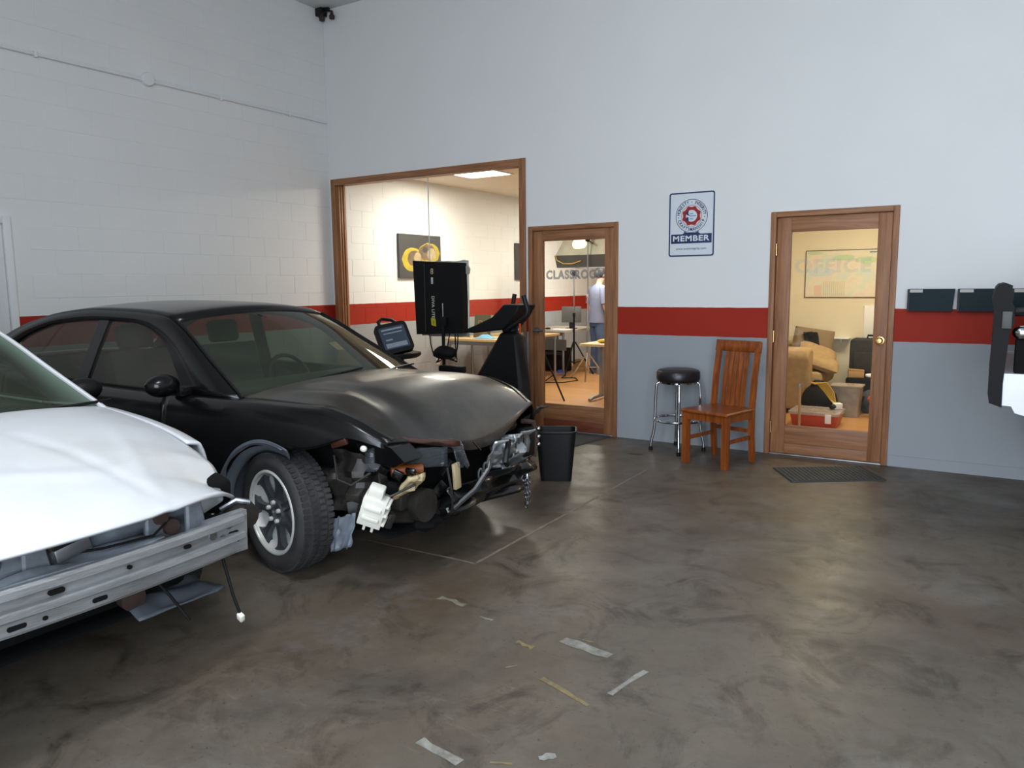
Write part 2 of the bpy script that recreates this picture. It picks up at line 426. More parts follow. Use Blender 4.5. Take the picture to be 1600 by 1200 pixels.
M['clearlid'] = glass_mat('clear_plastic', (0.88, 0.86, 0.84, 1), C(200, 186, 178), 0.35, rough=0.1)
M['couch'] = mat('tan_couch_fabric', C(166, 138, 98), 0.95, var=0.12, vscale=20, bump=0.2, bscale=80)
M['pillow'] = mat('taupe_pillow', C(128, 108, 82), 0.95, var=0.1)
M['plaid'] = mat('dark_luggage', C(46, 46, 46), 0.85, var=0.35, vscale=26)
M['skin'] = mat('skin', C(204, 160, 136), 0.55)
M['hair'] = mat('dark_hair', C(54, 46, 42), 0.6, var=0.2, vscale=40)
M['shirt'] = mat('grey_blue_tshirt', C(116, 122, 146), 0.9, var=0.08, bump=0.3, bscale=12)
M['jeans'] = mat('faded_jeans', C(70, 90, 120), 0.9, var=0.2, vscale=8)
M['shoe'] = mat('grey_shoes', C(120, 112, 112), 0.7)
M['poster'] = mat('poster_grey', C(58, 56, 54), 0.6, var=0.12, vscale=3)
M['posteryellow'] = mat('poster_yellow', C(170, 150, 36), 0.6, var=0.2, vscale=8)
M['posterbrown'] = mat('poster_brown', C(104, 84, 62), 0.6, var=0.35, vscale=14)
M['posterpale'] = mat('poster_pale', C(160, 142, 108), 0.6, var=0.3, vscale=16)
M['cream'] = mat('cream_wall', C(222, 212, 186), 0.7, var=0.02)
M['tan_tag'] = mat('tan_pad', C(170, 140, 100), 0.7)
M['blue'] = mat('blue_cloth', C(110, 160, 190), 0.8)
M['paper'] = mat('white_paper', C(235, 235, 232), 0.7)
M['softgrey'] = mat('silver_cloth', C(188, 188, 172), 0.5, 0.3, var=0.15)
M['darkgrey'] = mat('dark_grey', C(70, 70, 68), 0.6, var=0.1)
M['silverscreen'] = mat('console_screen', C(70, 82, 98), 0.2)
M['screenlite'] = mat('console_print', C(150, 160, 172), 0.3)
M['gold'] = mat('gold_cable', C(190, 150, 50), 0.4)
M['tag_orange'] = mat('orange_strap', C(190, 70, 20), 0.6)

# ------------------------------------------------------------------ setting
def slab_with_holes(axis, span, zspan, t0, t1, holes):
    """vertical wall in the plane across `axis`, with rectangular openings cut through it"""
    mb = MB()
    us = sorted({span[0], span[1], *[h[0] for h in holes], *[h[1] for h in holes]})
    zs = sorted({zspan[0], zspan[1], *[h[2] for h in holes], *[h[3] for h in holes]})
    def P(u, z, t): return (u, t, z) if axis == 'y' else (t, u, z)
    def solid(i, j):
        if i < 0 or j < 0 or i >= len(us) - 1 or j >= len(zs) - 1: return False
        u, z = (us[i] + us[i + 1]) / 2, (zs[j] + zs[j + 1]) / 2
        return not any(h[0] < u < h[1] and h[2] < z < h[3] for h in holes)
    for i in range(len(us) - 1):
        for j in range(len(zs) - 1):
            if not solid(i, j): continue
            a, b, c, d = us[i], us[i + 1], zs[j], zs[j + 1]
            for t in (t0, t1): mb.poly([P(a, c, t), P(b, c, t), P(b, d, t), P(a, d, t)])
            for (di, dj, e) in ((-1, 0, ((a, c), (a, d))), (1, 0, ((b, c), (b, d))), (0, -1, ((a, c), (b, c))), (0, 1, ((a, d), (b, d)))):
                if not solid(i + di, j + dj):
                    mb.poly([P(*e[0], t0), P(*e[1], t0), P(*e[1], t1), P(*e[0], t1)])
    return mb
def struct(name, mb, mt, **k):
    o = obj(name, mb, mt, smooth=False, origin=(0, 0, 0), **k); o['kind'] = 'structure'; return o

H = 4.69
floor = struct('floor', MB().span(-0.3, 12.3, -12.6, 0.0, -0.15, 0.0), M['floor'])
struct('ceiling', MB().span(-0.3, 12.3, -8.0, 0.14, H, H + 0.15), M['ceil'])
wall_left = struct('wall_left', MB().span(-0.25, -0.003, -8.0, 0.14, 0, H), M['wall'])
wall_back = struct('wall_back', slab_with_holes('y', (-0.004, 12.3), (0, H), 0.0, 0.14, [(0.07, 2.73, 0.33, 2.735), (2.80, 3.775, 0, 2.068), (5.215, 6.172, 0, 2.07)]), M['wall'])
struct('wall_right', MB().span(12.0, 12.25, -8.0, 0.0, 0, H), M['wall'])
struct('wall_front', slab_with_holes('y', (-0.25, 12.25), (0, H), -8.0, -7.85, [(5.3, 9.5, 0, 4.2)]), M['wall'])
# classroom and office behind the back wall
wall_class = struct('wall_left.001', MB().span(-0.25, -0.003, 0.14, 9.2, 0, 2.94), M['wall'])
struct('wall_back.001', MB().span(-0.25, 4.25, 9.0, 9.2, 0, 2.94), M['wall'])
struct('wall_right.001', MB().span(4.25, 4.35, 0.14, 9.2, 0, 2.94), M['wall'])
struct('wall_back.002', MB().span(4.35, 7.7, 3.55, 3.7, 0, 2.94), M['cream'])
struct('wall_left.002', MB().span(4.35, 4.36, 0.14, 3.55, 0, 2.94), M['cream'])
struct('wall_right.002', MB().span(7.6, 7.75, 0.14, 3.7, 0, 2.94), M['cream'])
struct('ceiling.001', MB().span(-0.25, 4.35, 0.14, 9.2, 2.94, 3.05), M['tile'])
struct('ceiling.002', MB().span(4.35, 7.7, 0.14, 3.7, 2.65, 2.75), M['tile'])
struct('floor.001', MB().span(-0.25, 4.35, 0.0, 9.2, -0.15, 0.0), M['woodfloor'])
struct('floor.002', MB().span(4.35, 7.75, 0.0, 3.7, -0.15, 0.0), M['woodfloor'])
struct('baseboard_back', MB().span(6.19, 12.0, -0.012, 0.0, 0, 0.09), M['block'])

# concrete blocks laid in running bond, each a piece of its wall
def block_mesh(w):
    mb = MB(); h = 0.2032 - 0.0035; w = w - 0.003; c = 0.002; d = 0.02
    f = [(0, -w / 2 + c, -h / 2 + c), (0, w / 2 - c, -h / 2 + c), (0, w / 2 - c, h / 2 - c), (0, -w / 2 + c, h / 2 - c)]
    e = [(-c, -w / 2, -h / 2), (-c, w / 2, -h / 2), (-c, w / 2, h / 2), (-c, -w / 2, h / 2)]
    g = [(-d, p[1], p[2]) for p in e]
    mb.poly(f)
    for A, B in ((f, e), (e, g)):
        for i in range(4): mb.poly([A[i], A[(i + 1) % 4], B[(i + 1) % 4], B[i]])
    bm = mb.bm; bmesh.ops.remove_doubles(bm, verts=bm.verts, dist=1e-6); bmesh.ops.recalc_face_normals(bm, faces=bm.faces)
    me = bpy.data.meshes.new('block'); bm.to_mesh(me); bm.free(); me.materials.append(M['block'])
    return me
BLK = {0.4064: block_mesh(0.4064), 0.2032: block_mesh(0.2032)}
def lay_blocks(parent, y0, y1, zmax, skip=None):
    rows = int(zmax / 0.2032 + 0.35)
    for r in range(rows):
        z = (r + 0.5) * 0.2032
        if z + 0.1016 > zmax + 0.01: break
        y = y1
        first = (r % 2 == 1)
        while y > y0 + 0.05:
            w = 0.2032 if first else 0.4064
            first = False
            yc = y - w / 2
            if yc - w / 2 < y0 - 0.05:
                break
            y -= w
            if skip and skip(yc, w, z): continue
            o = bpy.data.objects.new('block', BLK[w]); COL.objects.link(o)
            o.location = (random.uniform(-0.0012, 0.0008), yc, z); o.parent = parent
lay_blocks(wall_left, -5.3, 0.0, H, lambda y, w, z: y - w / 2 < -3.58 and y + w / 2 > -4.62 and z - 0.1 < 2.12)
lay_blocks(wall_class, 0.14, 7.25, 2.94)

# worn paint on the concrete floor: stall line and scraps of old marking
def strip(name, a, b, w, mt, jag=0.0):
    a, b = Vector((*a, 0)), Vector((*b, 0)); d = (b - a).normalized(); n = Vector((-d.y, d.x, 0)); L = (b - a).length
    k = max(4, int(L / 0.06)); pts = []
    lo = [a + d * L * i / k - n * (w / 2 * (1 + jag * random.uniform(-1, 0.4))) for i in range(k + 1)]
    hi = [a + d * L * i / k + n * (w / 2 * (1 + jag * random.uniform(-1, 0.4))) for i in range(k + 1)]
    mb = MB(); mb.grid(lambda u, v: (lo if v == 0 else hi)[round(u * k)] + Vector((0, 0, 0.0012)), k, 1)
    return obj(name, mb, mt, parent=floor, smooth=False)
strip('stall_line', (4.55, -3.535), (4.55, -1.10), 0.022, M['line'], 0.5)
strip('stall_line', (3.55, -3.55), (4.56, -3.535), 0.022, M['line'], 0.5)
for (a, b, w, k, j) in [((5.315, -4.955), (5.50, -4.985), 0.042, 'markwhite', 0.4), ((5.46, -4.40), (5.70, -4.475), 0.026, 'markyellow', 0.5),
        ((5.38, -4.07), (5.61, -4.115), 0.055, 'markwhite', 0.7), ((5.74, -4.37), (5.78, -4.14), 0.030, 'markwhite', 0.9),
        ((5.22, -4.19), (5.31, -4.20), 0.04, 'markyellow', 0.9), ((4.66, -3.99), (4.82, -4.0), 0.06, 'line', 0.9),
        ((5.70, -4.83), (5.74, -4.79), 0.03, 'markwhite', 0.8), ((5.30, -4.40), (5.33, -4.36), 0.012, 'line', 0.4), ((5.58, -4.93), (5.645, -4.90), 0.01, 'markyellow', 0.3),
        ((4.95, -4.07), (5.02, -4.07), 0.02, 'markwhite', 0.9), ((5.45, -4.03), (5.50, -4.03), 0.012, 'markyellow', 0.5)]:
    strip('paint_scrap', a, b, w, M[k], j)

k = MB(); rs_ = random.Random(5); k.prism([(4.235 + 0.075 * (1 + rs_.uniform(-0.3, 0.2)) * math.cos(q), -0.62 + 0.04 * (1 + rs_.uniform(-0.3, 0.2)) * math.sin(q)) for q in [2 * math.pi * i / 18 for i in range(18)]], 'z', 0.0004, 0.0012)
obj('floor_stain', k, mat('reddish_stain', C(70, 44, 42), 0.8), floor, smooth=False)
# window to the classroom
win = thing('window_1', kind='structure')
fr = MB()
fr.span(0.04, 0.105, -0.02, 0.0, 0.30, 2.765, 0.004); fr.span(0.075, 0.105, -0.015, 0.16, 0.33, 2.735, 0.003)
for y in (0.025, 0.065, 0.105): fr.span(0.10, 0.125, y, y + 0.02, 0.36, 2.71, 0.003)
obj('left_jamb', fr, M['oak_v'], win)
fr = MB(); fr.span(2.685, 2.76, -0.02, 0.0, 0.30, 2.765, 0.004); fr.span(2.70, 2.725, -0.015, 0.16, 0.33, 2.735, 0.003); obj('right_jamb', fr, M['oak_v'], win)
fr = MB(); fr.span(0.105, 2.685, -0.02, 0.0, 2.69, 2.765, 0.004); fr.span(0.10, 2.70, -0.015, 0.16, 2.70, 2.735, 0.003); obj('head', fr, M['oak_h'], win)
fr = MB(); fr.span(0.105, 2.685, -0.03, 0.16, 0.30, 0.37, 0.004); obj('sill', fr, M['oak_h'], win)
obj('pane', MB().span(0.11, 1.437, 0.075, 0.083, 0.37, 2.70), M['glass'], win, smooth=False)
obj('pane', MB().span(1.443, 2.70, 0.075, 0.083, 0.37, 2.70), M['glass'], win, smooth=False)
obj('butt_joint', MB().span(1.4365, 1.4435, 0.074, 0.084, 0.37, 2.70), M['trimwhite'], win, smooth=False)

def glazed_door(name, x0, x1, top, gx0, gx1, gz0, gz1, hinge_x, knob_x, word, wx0, wx1, wz, wmat, word_h, hinge_zs, lever=False):
    d = thing(name, kind='structure'); t = 0.045
    c = MB(); c.span(x0, x0 + t, -0.02, 0.13, 0, top, 0.004); obj('jamb', c, M['oak_v'], d)
    c = MB(); c.span(x1 - t, x1, -0.02, 0.13, 0, top, 0.004); obj('jamb', c, M['oak_v'], d)
    c = MB(); c.span(x0 + t, x1 - t, -0.02, 0.13, top - t, top, 0.004); obj('head', c, M['oak_h'], d)
    sx0, sx1, st = x0 + t + 0.004, x1 - t - 0.004, top - t - 0.005
    y0, y1 = 0.012, 0.055
    obj('stile', MB().span(sx0, gx0, y0, y1, 0.012, st, 0.003), M['oak_v'], d)
    obj('stile', MB().span(gx1, sx1, y0, y1, 0.012, st, 0.003), M['oak_v'], d)
    obj('top_rail', MB().span(gx0, gx1, y0, y1, gz1, st, 0.003), M['oak_h'], d)
    obj('bottom_rail', MB().span(gx0, gx1, y0, y1, 0.012, gz0 - 0.16, 0.003), M['kick'] if lever else M['oak_h'], d)
    obj('lower_panel', MB().span(gx0, gx1, y0 + 0.008, y1 - 0.008, gz0 - 0.16, gz0, 0.002), M['oak_h'], d)
    obj('pane', MB().span(gx0, gx1, 0.030, 0.036, gz0, gz1), M['glass'], d, smooth=False)
    obj('threshold', MB().span(x0 + t, x1 - t, -0.015, 0.06, 0, 0.010, 0.003), M['alu'], d)
    for z in hinge_zs: obj('hinge', MB().cyl((hinge_x, -0.004, z - 0.05), (hinge_x, -0.004, z + 0.05), 0.008, 10), M['brass'], d)
    if lever:
        k = MB(); k.lathe([(0.0, -0.012), (0.028, -0.012), (0.03, 0.0), (0.03, 0.012)], 18, (knob_x, 0.0, 1.03), 'y'); k.tube([(knob_x, -0.01, 1.03), (knob_x, -0.05, 1.03), (knob_x + 0.02, -0.055, 1.03), (knob_x + 0.11, -0.05, 1.03)], 0.009, 8)
        obj('lever_handle', k, M['steel'], d)
    else:
        k = MB(); k.lathe([(0.0, -0.062), (0.018, -0.061), (0.027, -0.05), (0.027, -0.035), (0.012, -0.022), (0.012, -0.006), (0.032, -0.004), (0.032, 0.014)], 20, (knob_x, 0.0, 1.02), 'y')
        obj('knob', k, M['brass'], d)
    tx = MB(); tx.text(word, word_h, lambda a, b: (a, 0.029, b), 0.006, 1.15)
    bm = tx.bm; xs = [v.co.x for v in bm.verts]; s = (wx1 - wx0) / (max(xs) - min(xs)); mid = (max(xs) + min(xs)) / 2
    for v in bm.verts: v.co.x = (wx0 + wx1) / 2 + (v.co.x - mid) * s; v.co.z += wz
    obj('lettering', tx, wmat, d, smooth=False, label='grey frosted word on the glass' if lever else 'faint pale frosted word on the glass')
    return d
glazed_door('door_1', 2.79, 3.785, 2.08, 2.945, 3.635, 0.275, 1.93, 3.745, 2.875, 'CLASSROOM', 2.975, 3.63, 1.588, M['frost'], 0.115, (1.79, 1.05, 0.28), True)
glazed_door('door_2', 5.20, 6.182, 2.085, 5.365, 6.03, 0.26, 1.915, 5.25, 6.085, 'OFFICE', 5.40, 5.99, 1.62, M['frostlight'], 0.15, (1.77, 1.03, 0.24))

# flush white door on the block wall
d3 = thing('door_3', kind='structure', loc=(0, 0, 0))
obj('jamb', MB().span(-0.03, 0.03, -3.66, -3.60, 0, 2.09, 0.005), M['trimwhite'], d3)
obj('jamb', MB().span(-0.03, 0.03, -4.60, -4.54, 0, 2.09, 0.005), M['trimwhite'], d3)
obj('head', MB().span(-0.03, 0.03, -4.54, -3.66, 2.03, 2.09, 0.005), M['trimwhite'], d3)
obj('leaf', MB().span(-0.02, 0.008, -4.535, -3.665, 0.01, 2.025, 0.003), M['trimwhite'], d3)
obj('knob', MB().ball((0.06, -4.46, 1.0), (0.03, 0.028, 0.028)).cyl((0.0, -4.46, 1.0), (0.05, -4.46, 1.0), 0.012), M['brass'], d3)

# ------------------------------------------------------------------ things on the walls
t = thing('electrical_conduit', 'thin white conduit running level high across the painted block wall, round box midway', 'conduit', (0.0, -2.3, 3.42))
obj('pipe', MB().cyl((0.019, -6.0, 3.425), (0.019, -2.36, 3.425), 0.013, 8), M['trimwhite'], t)
obj('pipe', MB().cyl((0.019, -2.24, 3.425), (0.019, -0.02, 3.425), 0.013, 8), M['trimwhite'], t)
obj('junction_box', MB().lathe([(0.0, 0.055), (0.055, 0.053), (0.06, 0.045), (0.06, 0.0)], 20, (0.0, -2.30, 3.435), 'x').cyl((0.016, -2.37, 3.425), (0.016, -2.23, 3.425), 0.021, 10), M['trimwhite'], t)
for y in (-5.2, -4.3, -3.3, -1.5, -0.6): obj('strap', MB().span(0.002, 0.034, y, y + 0.025, 3.40, 3.45, 0.004), M['trimwhite'], t)

t = thing('corner_bracket', 'small dark bracket with two rusty knobs in the corner under the ceiling', 'bracket', (0.02, -0.06, 4.60))
k = MB(); k.span(0.0, 0.10, -0.12, -0.02, 4.60, H - 0.002, 0.01); k.tube([(0.05, -0.07, H - 0.01), (-0.0 + 0.16, -0.05, H - 0.02)], 0.02, 8)
obj('housing', k, M['black'], t)
for p_ in ((0.09, -0.10, 4.57), (0.20, -0.05, 4.585)):
    obj('knob', MB().lathe([(0.0, -0.035), (0.03, -0.03), (0.034, 0.0), (0.02, 0.02), (0.012, 0.06), (0.0, 0.06)], 12, p_), M['rust'], t)
obj('arm', MB().tube([(0.09, -0.09, 4.62), (0.15, -0.06, 4.65), (0.20, -0.05, 4.64)], 0.01, 6), M['black'], t)

# member sign
sg = thing('member_sign', 'white rectangular member sign with red emblem and navy border, between the two doors', 'sign', (4.50, 0.0, 1.725))
sx, sz, sw, sh = 4.499, 2.02, 0.424, 0.572
def rrect(cx, cz, w, h, r, n=5):
    pts = []
    for (ax, az, q0) in ((w / 2 - r, h / 2 - r, 0), (-w / 2 + r, h / 2 - r, 90), (-w / 2 + r, -h / 2 + r, 180), (w / 2 - r, -h / 2 + r, 270)):
        for i in range(n + 1):
            q = R(q0 + 90 * i / n); pts.append((cx + ax + r * math.cos(q), cz + az + r * math.sin(q)))
    return pts
def ringplate(mb, outer, inner, y0, y1):
    n = len(outer)
    rg = []
    for i in range(n):
        rg.append([(outer[i][0], y0, outer[i][1]), (outer[i][0], y1, outer[i][1]), (inner[i][0], y1, inner[i][1]), (inner[i][0], y0, inner[i][1])])
    mb.rings(rg, True, False, True); return mb
circ = lambda r, n=48, cx=sx, cz=sz + 0.075: [(cx + r * math.cos(2 * math.pi * i / n), cz + r * math.sin(2 * math.pi * i / n)) for i in range(n)]
ez = sz + 0.075
obj('plate', MB().prism(rrect(sx, sz, sw, sh, 0.022), 'y', -0.006, -0.001), M['signwhite'], sg, smooth=False)
obj('border', ringplate(MB(), rrect(sx, sz, sw - 0.004, sh - 0.004, 0.022), rrect(sx, sz, sw - 0.028, sh - 0.028, 0.014), -0.0075, -0.0055), M['navy'], sg, smooth=False)
obj('outer_ring', ringplate(MB(), circ(0.148), circ(0.1435), -0.0075, -0.0055), M['navy'], sg, smooth=False)
obj('inner_disc', MB().prism(circ(0.094), 'y', -0.0072, -0.0055), M['signpink'], sg, smooth=False)
obj('inner_ring', ringplate(MB(), circ(0.096), circ(0.0935), -0.0078, -0.0055), M['navy'], sg, smooth=False)
gear_o = []
for i in range(48):
    q = 2 * math.pi * i / 48
    r = 0.078 + 0.012 * max(0.0, math.cos(8 * q - math.pi)) ** 0.6
    gear_o.append((sx + r * math.cos(q + R(0)), ez + r * math.sin(q + R(0))))
obj('gear', ringplate(MB(), gear_o, circ(0.052), -0.0085, -0.0068), M['signred'], sg, smooth=False)
obj('gear_centre', MB().prism(circ(0.0525), 'y', -0.0076, -0.0066), M['signwhite'], sg, smooth=False)
fg = MB(); fg.prism([(sx - 0.052, ez + 0.016), (sx - 0.036, ez + 0.05), (sx - 0.026, ez + 0.046), (sx - 0.03, ez + 0.016), (sx - 0.018, ez + 0.008), (sx - 0.024, ez + 0.0)], 'y', -0.0105, -0.0075)
fg.prism([(sx - 0.056, ez - 0.044), (sx - 0.042, ez - 0.008), (sx - 0.028, ez - 0.012), (sx - 0.026, ez - 0.046)], 'y', -0.0105, -0.0075)
obj('emblem_figure', fg, M['navy'], sg, smooth=False)
em = MB()
for (dz, n_) in ((0.020, 4), (0.0, 7), (-0.026, 4)):
    for i in range(n_): em.prism([(sx - 0.018 + 0.0085 * i, ez + dz - 0.006), (sx - 0.012 + 0.0085 * i, ez + dz - 0.006), (sx - 0.011 + 0.0085 * i, ez + dz + 0.006), (sx - 0.017 + 0.0085 * i, ez + dz + 0.006)], 'y', -0.0095, -0.0085)
obj('emblem_lettering', em, M['signblue'], sg, smooth=False)
def ring_text(mb, s, a0, a1, r, size, outward=True):
    for i, ch in enumerate(s):
        q = R(lerp(a0, a1, i / (len(s) - 1)))
        cx, cz = sx + r * math.cos(q), ez + r * math.sin(q)
        rot = q - math.pi / 2 if outward else q + math.pi / 2
        ca, sa = math.cos(rot), math.sin(rot)
        mb.text(ch, size, lambda a, b: (cx + a * 0.8 * ca - b * sa, -0.0085, cz + a * 0.8 * sa + b * ca), 0.0009)
for wd, a0, a1, ow in (('HONESTY', 172, 107, True), ('INTEGRITY', 73, 8, True), ('CRAFTSMANSHIP', 202, 338, False)):
    rt = MB(); ring_text(rt, wd, a0, a1, 0.121, 0.041, ow); obj('ring_lettering', rt, M['navy'], sg, smooth=False)
for q in (90, 186, 354):
    rt = MB(); rt.lathe([(0.0, -0.0088), (0.0045, -0.0088), (0.0045, -0.006)], 8, (sx + 0.121 * math.cos(R(q)), 0, ez + 0.121 * math.sin(R(q))), 'y'); obj('dot', rt, M['navy'], sg, smooth=False)
bn = MB(); bn.prism([(sx - 0.188, sz - 0.168), (sx + 0.188, sz - 0.168), (sx + 0.188, sz - 0.085), (sx + 0.085, sz - 0.085), (sx + 0.065, sz - 0.073), (sx + 0.072, sz - 0.058), (sx + 0.035, sz - 0.074), (sx - 0.035, sz - 0.074), (sx - 0.072, sz - 0.058), (sx - 0.065, sz - 0.073), (sx - 0.085, sz - 0.085), (sx - 0.188, sz - 0.085)], 'y', -0.0072, -0.0055)
obj('banner', bn, M['navy'], sg, smooth=False)
mt_ = MB(); mt_.text('MEMBER', 0.068, lambda a, b: (sx + a, -0.0085, sz - 0.126 + b), 0.0022, 1.12)
xs = [v.co.x for v in mt_.bm.verts]; s_ = 0.34 / (max(xs) - min(xs))
for v in mt_.bm.verts: v.co.x = sx + (v.co.x - (max(xs) + min(xs)) / 2) * s_
obj('banner_lettering', mt_, M['signwhite'], sg, smooth=False)
wt = MB(); wt.text('www.autointegrity.com', 0.03, lambda a, b: (sx + a, -0.0072, sz - 0.215 + b), 0.0)
xs = [v.co.x for v in wt.bm.verts]; s_ = 0.28 / (max(xs) - min(xs))
for v in wt.bm.verts: v.co.x = sx + (v.co.x - (max(xs) + min(xs)) / 2) * s_
obj('web_address', wt, M['navy'], sg, smooth=False)

# three teal bins hung on the wall above the red band
def wall_bin(x, w):
    mb = MB()
    o_ = [(x, -0.001), (x + w, -0.001)]
    z0, z1, dp = 1.262, 1.432, 0.075
    A = [(x + 0.012, -0.002, z0), (x + w - 0.012, -0.002, z0), (x + w - 0.012, -dp + 0.012, z0), (x + 0.012, -dp + 0.012, z0)]
    B = [(x, -0.002, z1), (x + w, -0.002, z1), (x + w, -dp, z1), (x, -dp, z1)]
    Ci = [(x + 0.006, -0.008, z1), (x + w - 0.006, -0.008, z1), (x + w - 0.006, -dp + 0.006, z1), (x + 0.006, -dp + 0.006, z1)]
    D = [(x + 0.018, -0.008, z0 + 0.008), (x + w - 0.018, -0.008, z0 + 0.008), (x + w - 0.018, -dp + 0.018, z0 + 0.008), (x + 0.018, -dp + 0.018, z0 + 0.008)]
    mb.rings([A, B, Ci, D], True, True)
    return mb
for x, w, lb in ((6.275, 0.315, 'dark teal bin hung above the red band, the one beside the office door'), (6.612, 0.315, 'dark teal bin hung above the red band, middle one of the three'), (6.955, 0.315, 'dark teal bin hung above the red band, the one beyond the raised car nose')):
    b_ = thing('wall_bin', lb, 'bin', (x + w / 2, 0, 1.262), group='teal bins on the back wall')
    obj('tray', wall_bin(x, w), M['teal'], b_, smooth=False)
    obj('paper_label', MB().span(x + 0.012, x + 0.10, -0.0785, -0.0745, 1.405, 1.428), M['label'], b_, smooth=False, label='pale paper label')
    obj('side_cap', MB().span(x - 0.004, x + 0.012, -0.078, -0.003, 1.264, 1.43), M['black'], b_, smooth=False, label='black end cap')

# ------------------------------------------------------------------ stool, chair, bin, mats
def bar_stool(loc, rz):
    t = thing('bar_stool', 'chrome bar stool with round black padded seat, standing beside the wooden chair', 'stool', loc, rz, world=False)
    obj('seat', MB().lathe([(0.0, 0.745), (0.13, 0.742), (0.175, 0.732), (0.19, 0.715), (0.192, 0.66), (0.184, 0.635), (0.17, 0.628), (0.0, 0.628)], 32), M['vinyl'], t, angle=1.2)
    obj('seat_pan', MB().lathe([(0.0, 0.632), (0.165, 0.632), (0.165, 0.614), (0.0, 0.614)], 28), M['chrome'], t)
    for a in (45, 135, 225, 315):
        q = R(a); c_, s_ = math.cos(q), math.sin(q)
        prof = [(0.10, 0.622), (0.16, 0.622), (0.182, 0.612), (0.190, 0.59), (0.196, 0.45), (0.200, 0.28), (0.200, 0.23), (0.212, 0.15), (0.226, 0.10), (0.232, 0.065), (0.233, 0.02)]
        l = obj('leg', MB().tube([(r * c_, r * s_, z) for r, z in prof], 0.0125, 10), M['chrome'], t)
        obj('foot_cap', MB().lathe([(0.0, 0.0), (0.017, 0.0), (0.018, 0.028), (0.013, 0.034)], 12, (0.233 * c_, 0.233 * s_, 0.0)), M['black'], l)
    obj('foot_ring', MB().tube([(0.212 * math.cos(2 * math.pi * i / 40), 0.212 * math.sin(2 * math.pi * i / 40), 0.285) for i in range(40)], 0.0115, 8, True), M['chrome'], t)
    return t
bar_stool((4.505, -0.292, 0), R(-22))

ch = thing('wooden_chair', 'brown wooden side chair with slatted back, turned away from the wall', 'chair', (4.96, -0.555, 0), R(-16.5), world=False)
W2, D2 = 0.205, 0.205      # faces -y: front legs at y=-D2
obj('seat', MB().prism([(-0.225, -0.235), (0.225, -0.235), (0.205, 0.215), (-0.205, 0.215)], 'z', 0.432, 0.458), M['chairwood'], ch, smooth=False).modifiers.new('bevel', 'BEVEL').width = 0.008
for s in (-1, 1):
    obj('leg', MB().prism([(s * 0.165, -0.215), (s * 0.215, -0.215), (s * 0.215, -0.165), (s * 0.165, -0.165)], 'z', 0.0, 0.432), M['chairwood'], ch, smooth=False)
    k = MB(); k.rings([[(s * 0.165, y - 0.02, z), (s * 0.205, y - 0.02, z), (s * 0.205, y + 0.02, z), (s * 0.165, y + 0.02, z)] for y, z in ((0.225, 0.0), (0.200, 0.22), (0.195, 0.45), (0.225, 0.72), (0.275, 1.0))])
    obj('leg', k, M['chairwood'], ch, smooth=False, label='rear leg running up as back post')
    obj('stretcher', MB().span(s * 0.18 - 0.01, s * 0.18 + 0.01, -0.17, 0.19, 0.195, 0.225), M['chairwood'], ch, smooth=False)
    obj('side_apron', MB().span(s * 0.188 - 0.01, s * 0.188 + 0.01, -0.17, 0.185, 0.372, 0.432), M['chairwood'], ch, smooth=False)
obj('front_apron', MB().span(-0.17, 0.17, -0.205, -0.185, 0.372, 0.432), M['chairwood'], ch, smooth=False)
obj('rear_apron', MB().span(-0.17, 0.17, 0.185, 0.205, 0.372, 0.432), M['chairwood'], ch, smooth=False)
obj('stretcher', MB().span(-0.17, 0.17, 0.192, 0.212, 0.245, 0.275), M['chairwood'], ch, smooth=False)
def backy(z): return ip([(0.45, 0.195), (0.72, 0.225), (1.0, 0.275)], z)
k = MB(); k.grid(lambda u, v: Vector((lerp(-0.212, 0.212, u), backy(lerp(0.915, 1.008, v)) - 0.012 * (1 - (2 * u - 1) ** 2) * 0, lerp(0.915, 1.008, v))), 8, 2)
obj('crest_rail', k, M['chairwood'], ch, solid=0.03)
for i in range(5):
    x = -0.092 + 0.046 * i
    k = MB(); k.rings([[(x - 0.0165, backy(z) - 0.008, z), (x + 0.0165, backy(z) - 0.008, z), (x + 0.0165, backy(z) + 0.008, z), (x - 0.0165, backy(z) + 0.008, z)] for z in (0.455, 0.6, 0.75, 0.92)])
    obj('slat', k, M['chairwood'], ch, smooth=False)

wb = thing('waste_bin', 'black plastic waste bin standing on the concrete before the classroom door', 'bin', (4.045, -1.71, 0), R(27), world=False)
k = MB()
def rr(w, d, z, r): return [(x, y, z) for x, y in rrect(0, 0, w, d, r)]
k.rings([rr(0.235, 0.19, 0.0, 0.035), rr(0.24, 0.195, 0.012, 0.04), rr(0.305, 0.25, 0.372, 0.05), rr(0.318, 0.262, 0.378, 0.052), rr(0.318, 0.262, 0.39, 0.052), rr(0.296, 0.241, 0.39, 0.046), rr(0.23, 0.186, 0.02, 0.03)], True, True)
obj('body', k, M['black'], wb)
def floor_mat_thing(label, corners):
    A = [Vector((*c, 0)) for c in corners]; ctr = sum(A, Vector()) / 4
    t = thing('door_mat', label, 'mat', (ctr.x, ctr.y, 0), group='ribbed door mats')
    n = 22
    base = MB(); base.prism([(a.x, a.y) for a in A], 'z', 0.0, 0.007); obj('backing', base, M['mat_rubber'], t, smooth=False)
    rb = MB()
    for i in range(n):
        u0, u1 = (i + 0.15) / n, (i + 0.85) / n
        e = lambda u, v: A[0].lerp(A[1], v).lerp(A[3].lerp(A[2], v), u)
        p_ = [e(u0, 0.04), e(u0, 0.96), e(u1, 0.96), e(u1, 0.04)]
        rb.prism([(q.x, q.y) for q in p_], 'z', 0.006, 0.011)
    o = obj('ribs', rb, M['mat_rubber'], t, smooth=False); o['kind'] = 'stuff'
